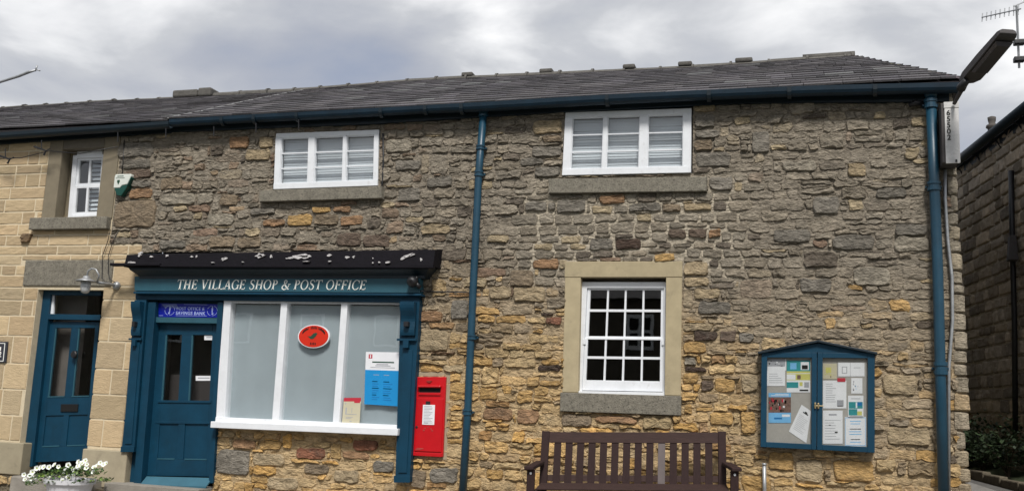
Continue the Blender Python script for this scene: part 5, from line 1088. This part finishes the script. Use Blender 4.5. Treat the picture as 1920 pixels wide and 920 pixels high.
tag(mb.build('conduit', M['galv'], smooth=True), 'thin grey conduit running down the wall right of the corner downpipe', 'pipe')
mb = MB(); a = P(1433, 868, -.08); mb.tube([(a[0], -.08, a[2]), P(1434, 960, -.08)], .019, 12); mb.tube([(a[0], -.08, a[2]-.02), (a[0], -.08, a[2]+.003)], .023, 12); tag(mb.build('stub_pipe', M['galv'], smooth=True), 'short grey upright pipe against the wall below the notice board', 'pipe')
mb = MB(); a = P(1716, 196, -.04); mb.tube([(a[0]-.06, -.05, a[2]-.01), (a[0], -.07, a[2]+.01), (a[0]+.08, -.05, a[2])], [.02, .035, .025], 8); tag(mb.build('eaves_fixing', M['iron'], smooth=True), 'small black fixing under the gutter left of the corner downpipe', 'fixing')
# ---------------- bench (its ground falls gently to the left)
bx0 = P(1190, 900, -.45)[0]; BA = math.atan(.042)
bench = empty('bench', (bx0, -.45, gz(bx0, -.45)), 'dark brown slatted wooden bench against the rubble wall below the sash window', 'bench')
bw = (P(1360, 830, -.22)[0]-P(1017, 830, -.22)[0])/2*.965; bcx = (P(1360, 830, -.22)[0]+P(1017, 830, -.22)[0])/2+.055
RA = math.radians(9)
def bt(x, y, z): yl = y+.345; return (bcx+x*math.cos(RA)/math.cos(RA)-yl*math.sin(RA), -.345-.14+x*math.sin(RA)+yl*math.cos(RA), z+x*math.sin(BA)+.02)
def bbx(x0, x1, y0, y1, z0, z1, name, m='wood', tilt=0, mb=None, b=.004):
    own = mb is None; mb = mb or MB(); pts = []
    for (a, b_, c) in ((x0, y0, z0), (x1, y0, z0), (x1, y0, z1), (x0, y0, z1), (x0, y1, z0), (x1, y1, z0), (x1, y1, z1), (x0, y1, z1)): pts.append(bt(a, b_+(c-.40)*tilt, c))
    mb.hexa(pts)
    return mb.build(name, M[m], bench, bevel=b) if own else mb
zt_ = (P(1030, 808, -.2)[2]+P(1350, 810, -.2)[2])/2-.02; zr_ = zt_-.105; TL = .22
for s_ in (-1, 1):
    bbx(s_*bw-(.075 if s_ > 0 else 0), s_*bw+(.075 if s_ < 0 else 0), -.36, -.30, -.04, zt_+.01, 'back_post', tilt=.2)
bbx(-bw+.076, bw-.076, -.362, -.325, zr_, zt_, 'top_rail', 'woodh', tilt=.2)
bbx(-bw+.076, bw-.076, -.350, -.320, .44, .50, 'lower_back_rail', 'woodh', tilt=.2)
for k in range(14):
    xc = -bw+.165+(2*bw-.33)*k/13; bbx(xc-.035, xc+.035, -.355, -.337, .42, zr_, 'back_slat', 'woodl' if k == 9 else 'wood', tilt=.2, b=.002)
zseat = .40
for k in range(6): y = -.385-.083*k; bbx(-bw+.02, bw-.02, y-.068, y, zseat+.012*(k == 5)-.004*k, zseat+.026-.004*k, 'seat_slat', 'woodh')
bbx(-bw+.03, bw-.03, -.85, -.815, zseat-.09, zseat-.022, 'front_rail', 'woodh')
for s_ in (-1, 1):
    xo = s_*(bw+.03)
    bbx(xo-.036, xo+.036, -.89, -.82, -.04, .575, 'front_leg'); bbx(s_*bw-.03, s_*bw+.03, -.815, -.37, zseat-.1, zseat-.03, 'side_rail')
    mb = MB(); i0, i1 = s_*(bw+.0), s_*(bw+.045); w1 = .045; pts = []
    for (xc, y, z) in ((i1, -.93, .575), (i0, -.33, .600)):
        pts.append([bt(xc-w1, y, z), bt(xc+w1, y, z), bt(xc+w1, y, z+.035), bt(xc-w1, y, z+.035)])
    mb.hexa(pts[0]+pts[1]); mb.build('armrest', M['wood'], bench, bevel=.008)
    mb = MB(); a = bt(xo, -.892, .545); mb.lathe(a, [(.011, .004), (.011, -.003)], 12, ax='y'); mb.build('bolt_cap', M['paper'], bench)
    bbx(s_*bw-.025, s_*bw+.025, -.80, -.38, .10, .16, 'stretcher')
# ---------------- planter and petunias
pc = P(130, 915, -.62); pc = np.array([pc[0], -.62, 0]); pzr = P(130, 897, -.62)[2]; gzz = gz(pc[0], -.62)
mb = MB(); rr0 = P(172, 897, -.62)[0]-P(86, 897, -.62)[0]; rr0 *= .44
mb.lathe((pc[0], pc[1], gzz), [(rr0*.62, 0), (rr0*.92, pzr-gzz-.05), (rr0*1.0, pzr-gzz-.048), (rr0*1.02, pzr-gzz), (rr0*.93, pzr-gzz), (rr0*.9, pzr-gzz-.04), (.01, pzr-gzz-.045)], 28)
tag(mb.build('flower_pot', M['pot'], smooth=False), 'pale grey plant pot on the ground in front of the cottage door', 'plant pot')
pl = empty('petunia_plant', (pc[0], pc[1], pzr-.03), 'trailing white petunias growing in the grey pot', 'plant')
rpn = random.Random(2); mb = MB()
def leafq(mb, p, size, rnd, t, el=None):
    a = rnd.uniform(0, 6.28); e_ = rnd.uniform(-.6, 1.0) if el is None else el; d = Vector((math.cos(a)*math.cos(e_), math.sin(a)*math.cos(e_), math.sin(e_))); s_ = d.cross(Vector((rnd.uniform(-.3, .3), rnd.uniform(-.3, .3), 1))).normalized()*size*.34
    p = Vector(p); mb.add([p, p+d*size*.5+s_, p+d*size, p+d*size*.5-s_], [(0, 1, 2, 3)], 0, t)
for k in range(900):
    a = rpn.uniform(0, 6.28); r = rpn.uniform(0, 1)**.6; ex = 1.55*rr0
    x_, y_ = pc[0]-.03+r*ex*1.25*math.cos(a), pc[1]+r*ex*.7*math.sin(a); z_ = pzr+.02+rpn.uniform(.0, .11)*(1.2-r)+(.09*(x_-pc[0]+.1))-(.07 if r > .85 else 0)
    g = rpn.uniform(.5, 1.3); leafq(mb, (x_, y_, z_), rpn.uniform(.03, .06), rpn, (.045*g, .10*g, .022*g) if rpn.random() > .25 else (.12*g, .19*g, .03*g))
mb.build('foliage', M['leaf'], pl, stuff=True)
for (px, py) in ((45,889),(47,898),(53,903),(60,896),(61,884),(71,895),(82,875),(69,877),(92,875),(102,871),(95,893),(92,896),(108,901),(117,900),(123,882),(128,871),(120,884),(131,896),(138,890),(146,873),(151,871),(147,865),(149,877),(136,878),(163,870),(162,877),(176,875),(182,872),(188,867),(194,870),(199,868),(175,884),(127,893),(56,891),(62,902),(160,863),(76,876),(154,867),(110,874),(141,881)):
    y_ = pc[1]+rpn.uniform(-.16, -.02); c = Vector(P(px, py, y_)); mb = MB(); n_ = Vector((rpn.uniform(-.5, .5), -1, rpn.uniform(.1, .9))).normalized(); u_ = n_.cross(Vector((0, 0, 1))).normalized(); v_ = u_.cross(n_); R0 = rpn.uniform(.026, .036)
    vs = [c+n_*-.012]; vs += [c+(u_*math.cos(a)+v_*math.sin(a))*R0*.35 for a in [2*math.pi*k/10 for k in range(10)]]; vs += [c+n_*.008+(u_*math.cos(a)+v_*math.sin(a))*R0*(1 if k % 2 else .84) for k, a in enumerate([2*math.pi*k/10 for k in range(10)])]
    mb.add(vs, [(0, 1+k, 1+(k+1) % 10) for k in range(10)], 1); mb.f += [(1+k, 11+k, 11+(k+1) % 10, 1+(k+1) % 10) for k in range(10)]; mb.m += [0]*10
    mb.build('flower', [M['petal'], M['eye']], pl)
# ================================================================== NEIGHBOUR across the alley
nbh = empty('dark_stone_house', PD(1860, 810, 13.5)*np.array([1, 1, 0])+np.array([0, 0, .5]), 'dark coursed stone house across the alley behind the shop corner', 'building')
PA = PD(1800, 808, 15.0); PBB = PD(1920, 813, 12.5); nd_ = (PBB-PA); nd_[2] = 0; nl = np.linalg.norm(nd_); nd_ /= nl; nr = np.array([nd_[1], -nd_[0], 0]); nr = -nr if nr[0] > 0 else nr
ZE = 1.1+(PD(1800, 300, 15.0)[2]-PA[2])+(PA[2]-1.1)
PAg = np.array([PA[0], PA[1], 0.]); ZB = .35
def npnt(s, z, o=0): p_ = PAg+nd_*s+nr*o; return np.array([p_[0], p_[1], z])
S0, S1 = -4.0, 5.2
mb = MB(); mb.hexa([npnt(S0, ZB-.6), npnt(S1, ZB-.6), npnt(S1, ZE-.03), npnt(S0, ZE-.03), npnt(S0, ZB-.6, -5), npnt(S1, ZB-.6, -5), npnt(S1, ZE-.03, -5), npnt(S0, ZE-.03, -5)]); nw = mb.build('wall', M['njoint'], nbh)
rk = random.Random(77)
def nblock(mb, s0, s1, z0, z1, t, h=.03, n=10, npnt=npnt):
    vs = []; n = 16; k_ = .018; j_ = lambda: rk.uniform(-.008, .008); po = resample([(s0+k_, z0+j_()), (s1-k_, z0+j_()), (s1+j_(), z0+k_), (s1+j_(), z1-k_), (s1-k_, z1+j_()), ((s0+s1)/2, z1+j_()), (s0+k_, z1+j_()), (s0+j_(), z1-k_), (s0+j_(), z0+k_)], n); c = po.mean(0)
    for k, (s_, q_) in enumerate(((1, -.01), (.96, h*.5), (.8, h), (0, h*1.05))):
        for a in (po if s_ else [c]): v = c+(a-c)*s_; vs.append(npnt(v[0], v[1], q_+(.012*nz(v[0]*9, 3, v[1]*14) if k else 0)))
    fs = [(r*n+k, r*n+(k+1) % n, (r+1)*n+(k+1) % n, (r+1)*n+k) for r in range(2) for k in range(n)]+[(2*n+k, 2*n+(k+1) % n, 3*n) for k in range(n)]
    mb.add(vs, fs, 0, t)
z = ZB-.3; items = []
while z < ZE-.12:
    h_ = rk.uniform(.13, .20) if z > 1.4 else rk.uniform(.16, .26); s = S0+rk.uniform(0, .2)
    while s < S1-.1:
        w_ = rk.choice((rk.uniform(.16, .3), rk.uniform(.3, .6))); items.append((s+.010, min(s+w_, S1)-.010, z+.004+rk.uniform(0, .006), min(z+h_, ZE-.05)-.012-rk.uniform(0, .012))); s += w_
    z += h_
inn = lambda i: in_view(npnt(i[0], (i[2]+i[3])/2)) or in_view(npnt(i[1], (i[2]+i[3])/2))
items.sort(key=lambda i: not (inn(i) and i[1] > -.3)); rest = MB()
for k, i in enumerate(items):
    g = rk.uniform(.5, 1.35); low = sm(2.0, 1.0, i[2]); base = mixc((.36, .31, .25), (.54, .42, .27), low*rk.random() if i[2] < 2.2 else rk.random()*.35); t = tuple(c*g for c in base)
    ok = inn(i) and i[1] > -.3 and k < 300; m2 = MB() if ok else rest; nblock(m2, *i, t)
    if ok: m2.build('stone_block', M['nstone'], nw)
rest.build('far_stone_blocks', M['nstone'], nw, stuff=True)
def gpnt(s, z, o=0): p_ = PAg+nd_*(S1+o)-nr*s; return np.array([p_[0], p_[1], z])   # the near gable
mb = MB(); mb.add([gpnt(-.0, ZE-.05, -.004), gpnt(5.9, ZE-.05, -.004), gpnt(2.95, ZE+1.86, -.004), gpnt(0, ZE-.05, -.3), gpnt(5.9, ZE-.05, -.3), gpnt(2.95, ZE+1.86, -.3)], [(0, 1, 2), (5, 4, 3), (0, 3, 4, 1), (1, 4, 5, 2), (2, 5, 3, 0)]); mb.build('gable', M['njoint'], nbh)
mb = MB(); mb.hexa([gpnt(.02, ZB-.6, -.002), gpnt(5.9, ZB-.6, -.002), gpnt(5.9, ZE-.05, -.002), gpnt(.02, ZE-.05, -.002), gpnt(.02, ZB-.6, -.3), gpnt(5.9, ZB-.6, -.3), gpnt(5.9, ZE-.05, -.3), gpnt(.02, ZE-.05, -.3)]); mb.build('gable_base', M['njoint'], nbh)
rest = MB(); z = ZB-.3
while z < ZE+1.7:
    h_ = rk.uniform(.13, .2); lim_ = max(0, (z+h_-ZE)/1.9*2.95); s = .01+lim_
    while s < 5.88-lim_:
        w_ = rk.uniform(.26, .5); g = .65+.5*rk.random(); nblock(rest, s+.008, min(s+w_, 5.89-lim_)-.008, z+.006, z+h_-.014, tuple(c*g for c in mixc((.30, .26, .205), (.42, .33, .21), rk.random()*.5)), npnt=gpnt); s += w_
    z += h_
rest.build('gable_stones', M['nstone'], nw, stuff=True)
# corner quoins of paler stone low on the left and a dark recess
for (pz0, pz1, s0_, s1_, t) in ((1.25, 1.62, .12, .55, (.48, .36, .22)), (1.66, 1.9, .22, .5, (.42, .31, .19)), (.95, 1.22, .05, .4, (.40, .30, .19))):
    mb = MB(); nblock(mb, s0_, s1_, pz0, pz1, t, .045); mb.build('stone_block', M['nstone'], nw)
# roof and gutter of the neighbour
mb = MB(); n_r = 2.3
A0, A1 = npnt(S0, ZE, .08), npnt(S1, ZE, .08); B0, B1 = npnt(S0, ZE+1.9, -3.0), npnt(S1+.1, ZE+1.9, -3.0); A1 = npnt(S1+.1, ZE, .08)
dn = np.array([0, 0, -.06]); C0, C1 = npnt(S0, ZE, -6.08), npnt(S1+.1, ZE, -6.08); mb.add([A0, A1, B1, B0, A0+dn, A1+dn, B1+dn, B0+dn, C0, C1], [(0, 1, 2, 3), (7, 6, 5, 4), (0, 4, 5, 1), (1, 5, 6, 2), (0, 3, 7, 4), (3, 2, 9, 8)], 0, (.06, .055, .06)); nroof = mb.build('roof', M['slate'], nbh)
mb = MB()
for r in range(12):
    for c in range(int((S1-S0)/.3)):
        s0_ = S0+c*.3+(.15 if r % 2 else 0); t0, t1 = r/12, (r+1.1)/12; L_ = lambda s_, t_, o: npnt(s_, ZE+1.9*t_+.01+o, .08-3.08*t_)
        g = rk.uniform(.7, 1.2); mb.hexa([L_(s0_, t0, 0), L_(s0_+.29, t0, 0), L_(s0_+.29, t0, .02), L_(s0_, t0, .02), L_(s0_, t1, -.01), L_(s0_+.29, t1, -.01), L_(s0_+.29, t1, .008), L_(s0_, t1, .008)], 0, (.09*g, .085*g, .09*g))
mb.build('slates', M['slate'], nroof, stuff=True)
mb = MB(); mb.tube([npnt(S0, ZE-.03, .13), npnt(S1, ZE-.03, .13)], .065, 10); mb.build('gutter', M['gutter'], nbh, smooth=True)
for s_ in np.arange(-.2, 3.4, .8): mb = MB(); mb.tube([npnt(s_, ZE-.22, .01), npnt(s_, ZE-.13, .06), npnt(s_, ZE-.10, .13)], .012, 6); mb.build('gutter_bracket', M['iron'], nbh)
mb = MB(); mb.hexa([npnt(S0, ZE-.17, .03), npnt(S1, ZE-.17, .03), npnt(S1, ZE-.04, .03), npnt(S0, ZE-.04, .03), npnt(S0, ZE-.17, -.01), npnt(S1, ZE-.17, -.01), npnt(S1, ZE-.04, -.01), npnt(S0, ZE-.04, -.01)]); mb.build('eaves_board', M['gutter'], nbh)
def on_wall(px, py, o=0.05):            # where a sight line meets the neighbour's wall
    d = fw*FPX+rt*(px-960)-up*(py-460); p0 = PAg+nr*o; t = ((p0-CP)@nr)/(d@nr); return CP+d*t
mb = MB(); mb.tube([on_wall(1896, 320, .08), on_wall(1898, 450, .08), on_wall(1902, 600, .08), on_wall(1904, 812, .08)], .035, 10); mb.build('downpipe', M['iron'], nbh, smooth=True)
mb = MB(); c = on_wall(1897, 466, .12); mb.prism([(c[0]-.06, c[2]-.16), (c[0]+.06, c[2]-.16), (c[0]+.045, c[2]+.16), (c[0]-.03, c[2]+.16)], c[1]-.1, c[1]+.06); tag(mb.build('utility_box', M['cabside'], bevel=.01), 'grey utility box fixed on the dark stone house at the right edge', 'box')
# chimney pot showing over the eaves; chimney and aerial beyond the frame
c = on_wall(1860, 234, -1.6); mb = MB(); zc_ = ZE+.95; k = (CP[2]); d = c-CP
cz_ = c[2]
mb.lathe((c[0], c[1], cz_-.42), [(.13, 0), (.12, .22), (.09, .25), (.075, .34), (.11, .37), (.10, .41), (.055, .44), (.07, .50), (.075, .56), (.03, .58)], 14); mb.build('roof_finial', M['njointd'], nbh, smooth=True)
cm_ = PD(2010, 120, 12.0); mb = MB(); mb.box(cm_[0]-.32, cm_[0]+.32, cm_[1]-.3, cm_[1]+.3, ZE-.2, cm_[2]+.0, 0, (.10, .085, .065)); mb.box(cm_[0]-.37, cm_[0]+.37, cm_[1]-.35, cm_[1]+.35, cm_[2]+.002, cm_[2]+.09, 0, (.10, .085, .065)); mb.build('chimney', M['nstone'], nroof)
ae = empty('tv_aerial', PD(1910, 125, 12.0), 'thin television aerial on a pole at the top right', 'aerial')
mb = MB(); m0, m1 = PD(1911, 128, 12.0), PD(1906, 12, 12.0); mb.tube([m0, m1], .014, 8)
for py in (82, 110): a = PD(1909.5, py, 12.0); mb.tube([a, np.array([cm_[0]-.3, cm_[1]-.25, a[2]-.05])], .012, 6)
mb.build('mast', M['galv'], ae)
for (py, k_) in ((80, 1), (112, 1)): a = PD(1909, py, 12.0); mb = MB(); mb.box(a[0]-.05, a[0]+.07, a[1]-.05, a[1]+.05, a[2]-.03, a[2]+.03); mb.build('clamp', M['iron'], ae, bevel=.01)
mb = MB(); a, b = PD(1841, 33, 12.4), PD(1914, 17, 11.9); mb.tube([a, b], .009, 6); mb.build('boom', M['galv'], ae)
for k in range(9):
    p_ = a+(b-a)*(k/8.6); e2 = .055+.012*(k > 6); mb = MB(); mb.tube([p_+np.array([0, 0, -e2]), p_+np.array([.01, 0, e2])], .006, 6); mb.build('element', M['galv'], ae)
mb = MB(); p_ = a+(b-a)*.82; mb.tube([p_+np.array([0, 0, .05]), p_+np.array([.12, 0, .10]), p_+np.array([.2, 0, .07])], .008, 6); mb.build('dipole', M['galv'], ae)
# bracket arm against the sky at the far left
mb = MB(); yA = 1.2
mb.tube([P(-70, 185, yA), P(0, 154, yA), P(35, 143, yA), P(52, 136, yA), P(67, 132, yA)], [.022, .020, .022, .024, .014], 8); mb.tube([P(66, 134, yA), P(70, 123, yA)], .012, 6); mb.tube([P(66, 130, yA), P(75, 133, yA)], .010, 6)
pp_ = P(-70, 185, yA); mb.tube([tuple(pp_), (pp_[0], yA, 5.0)], .022, 8)
tag(mb.build('aerial_arm', M['galv'], smooth=True), 'thin grey metal arm reaching over the cottage roof at the far left', 'aerial')
# ---------------- alley: path, kerb and shrubs
def lane_z(x, y): return gz(x, y)
def ground_at(px, py, off=0.0, it=30):  # where a sight line meets the ground
    d = fw*FPX+rt*(px-960)-up*(py-460); d = d/np.linalg.norm(d); lo, hi = 6, 80
    for _ in range(60):
        m_ = (lo+hi)/2; p_ = CP+d*m_
        if p_[2] > gz(p_[0], p_[1])+off: lo = m_
        else: hi = m_
    return CP+d*lo
def alz(x, y): return gz(x, y)
def strip(name, la, lb, m, off):
    mb = MB(); n = len(la); vs = []
    for a, b in zip(la, lb): vs += [(a[0], a[1], gz(a[0], a[1])+off), ((a[0]+b[0])/2, (a[1]+b[1])/2, gz((a[0]+b[0])/2, (a[1]+b[1])/2)+off), (b[0], b[1], gz(b[0], b[1])+off)]
    mb.add(vs, [(i*3+k, i*3+k+1, i*3+4+k, i*3+3+k) for i in range(n-1) for k in range(2)]); o = mb.build(name, m, smooth=True); o['kind'] = 'structure'; return o
edge = [npnt(s_, 0, .75) for s_ in np.linspace(-5, 5, 21)]
inner = [(XR+.0, -2.15+k*.45+(0 if k < 21 else 0)) for k in range(21)]
inner = [(XR+.03, e_[1]) for e_ in edge]
strip('lane', inner, [(e_[0], e_[1]) for e_ in edge], M['lane'], .012)
mid0 = [(i_[0]+(e_[0]-i_[0])*.42, i_[1]) for i_, e_ in zip(inner, edge)]; mid1 = [(i_[0]+(e_[0]-i_[0])*.80, i_[1]) for i_, e_ in zip(inner, edge)]
strip('lane_wheel_track', mid0, mid1, mat('pale_worn_setts', (.23, .22, .205), .9, var=.25, vs=6, bump=.5, bs=50), .018)
for k in range(16):
    a = npnt(-4+k*.56, 0, .74); b = npnt(-4+k*.56+.54, 0, .74); a2, b2 = npnt(-4+k*.56, 0, .64), npnt(-4+k*.56+.54, 0, .64); g0 = gz(a[0], a[1]); mb = MB(); h_ = .10+.02*rk.random()
    mb.hexa([(a[0], a[1], g0-.1), (b[0], b[1], g0-.1), (b[0], b[1], g0+h_), (a[0], a[1], g0+h_), (a2[0], a2[1], g0-.1), (b2[0], b2[1], g0-.1), (b2[0], b2[1], g0+h_), (a2[0], a2[1], g0+h_)], 0, (.13, .11, .08)); o = mb.build('edging_stone', M['nstone'], None, bevel=.015); o['kind'] = 'structure'
SHR = [(-1.6, .45, .45, 'dark leafy shrub hidden deepest in the alley', (.03, .055, .02)), (-.45, .45, .50, 'dark green shrub against the alley wall nearest the shop corner', (.030, .055, .020)), (.55, .42, .34, 'low dark shrub in the middle of the alley bed', (.035, .06, .022)), (1.25, .5, .26, 'small yellow green plant in the alley bed', (.10, .115, .03)), (1.9, .38, .42, 'dark shrub at the right edge of the frame', (.026, .048, .018)), (2.9, .4, .40, 'dark shrub beside the black downpipe beyond the right edge', (.03, .05, .02))]
for (s_, o_, hh, lb, tc_) in SHR:
    b_ = npnt(s_, 0, o_-.08); g0 = gz(b_[0], b_[1]); sh = empty('shrub', (b_[0], b_[1], g0), lb, 'shrub'); mb = MB()
    for k in range(1100):
        a = rk.uniform(0, 6.28); e_ = rk.random(); r = (rk.random()**.45); lump = 1+.6*nz(math.cos(a)*2, math.sin(a)*2+s_*3, e_*3)
        x_ = b_[0]+r*.48*lump*math.cos(a)*math.cos(e_*.9); y_ = b_[1]+r*.48*lump*math.sin(a)*math.cos(e_*.9); z_ = g0+.05+hh*1.35*lump*r*math.sin(.25+e_*1.3)
        g = rk.uniform(.5, 1.5); leafq(mb, (x_, y_, z_), rk.uniform(.045, .085), rk, tuple(c*g for c in tc_))
    mb.build('foliage', M['leaf'], sh, stuff=True); mb = MB()
    for k in range(5): a = rk.uniform(0, 6.28); mb.tube([(b_[0], b_[1], g0-.03), (b_[0]+.12*math.cos(a), b_[1]+.12*math.sin(a), g0+hh*.5), (b_[0]+.28*math.cos(a), b_[1]+.28*math.sin(a), g0+hh*.95)], [.014, .009, .004], 6)
    mb.build('stem', M['bark'], sh)
# ================================================================== across the street (seen mirrored in the window glass; the cottage is added)
oh = empty('opposite_house', (1.0, -25, -.8), 'brown stone house across the street, reflected in the sash window', 'building')
mb = MB(); mb.box(-7.6, 9.0, -29.5, -24.0, -1.5, 5.2); mb.build('wall', M['opp'], oh)
mb = MB(); mb.add([(-7.9, -23.7, 5.15), (9.3, -23.7, 5.15), (9.3, -26.8, 7.3), (-7.9, -26.8, 7.3), (9.3, -29.8, 5.15), (-7.9, -29.8, 5.15)], [(0, 3, 2, 1), (3, 5, 4, 2), (0, 5, 3), (1, 2, 4), (0, 1, 4, 5)], 0, (.09, .085, .09)); mb.build('roof', M['slate'], oh)
for (x_, z_) in ((-5.6, 4.0), (-2.2, 4.0), (1.4, 4.0), (5.0, 4.0), (-5.6, 1.0), (-2.2, 1.0), (5.0, 1.0)):
    f = MB(); f.box(x_-.5, x_+.5, -24.0, -23.94, z_-.62, z_+.62); fo = f.build('window', M['white'], oh)
    for a in (-1, 1):
        for b in (-1, 1): g = MB(); g.box(x_+a*.22-.17, x_+a*.22+.17, -23.94, -23.93, z_+b*.28-.22, z_+b*.28+.22); g.build('pane', M['ink'], fo)
mb = MB(); mb.box(1.0, 1.9, -24.0, -23.92, -1.0, 1.3); mb.build('door', M['teal'], oh)
for (tx, ty, th, lb) in ((-11.6, -26.0, 4.9, 'leafy tree across the street between the two opposite houses'),):
    g0 = gz(tx, ty); t_ = empty('street_tree', (tx, ty, g0), lb, 'tree'); mb = MB(); mb.tube([(tx, ty, g0-.1), (tx+.1, ty, g0+th*.35), (tx, ty+.1, g0+th*.65)], [.22, .16, .09], 10)
    for k in range(6): a = k*1.05; mb.tube([(tx, ty, g0+th*.4), (tx+math.cos(a)*1.1, ty+math.sin(a)*1.1, g0+th*.72)], [.09, .03], 6)
    mb.build('trunk', M['bark'], t_, smooth=True); mb = MB()
    cl = [(tx+rk.gauss(0, .8), ty+rk.gauss(0, .8), g0+th*rk.uniform(.35, .95), rk.uniform(.4, .7)) for _ in range(30)]
    for (cx_, cy_, cz_, cr) in cl:
        for k in range(150): v = Vector((rk.gauss(0, 1), rk.gauss(0, 1), rk.gauss(0, 1))).normalized()*cr*rk.uniform(.6, 1); g = rk.uniform(.6, 1.3); leafq(mb, (cx_+v.x, cy_+v.y, cz_+v.z), rk.uniform(.2, .34), rk, (.05*g, .085*g, .03*g))
    mb.build('crown', M['leaf'], t_, stuff=True)

oc = empty('added_cottage', (-22, -26, -1), 'unseen stone cottage added across the street to even out the window reflections', 'building')  # unseen house added so the left shop panes mirror an even tone
mb = MB(); mb.box(-32, -13.4, -30, -24.6, -2.2, 5.6); mb.build('wall', M['opp'], oc)
mb = MB(); mb.add([(-32.3, -24.3, 5.55), (-13.1, -24.3, 5.55), (-13.1, -27.3, 8.0), (-32.3, -27.3, 8.0), (-13.1, -30.3, 5.55), (-32.3, -30.3, 5.55)], [(0, 3, 2, 1), (3, 5, 4, 2), (0, 5, 3), (1, 2, 4), (0, 1, 4, 5)], 0, (.09, .085, .09)); mb.build('roof', M['slate'], oc)
for x_ in (-15.4, -18.6, -21.8, -25.0):
    f = MB(); f.box(x_-.5, x_+.5, -24.6, -24.54, 3.3, 4.5); fo = f.build('window', M['white'], oc)
    g = MB(); g.box(x_-.42, x_+.42, -24.54, -24.53, 3.38, 4.42); g.build('pane', M['ink'], fo)
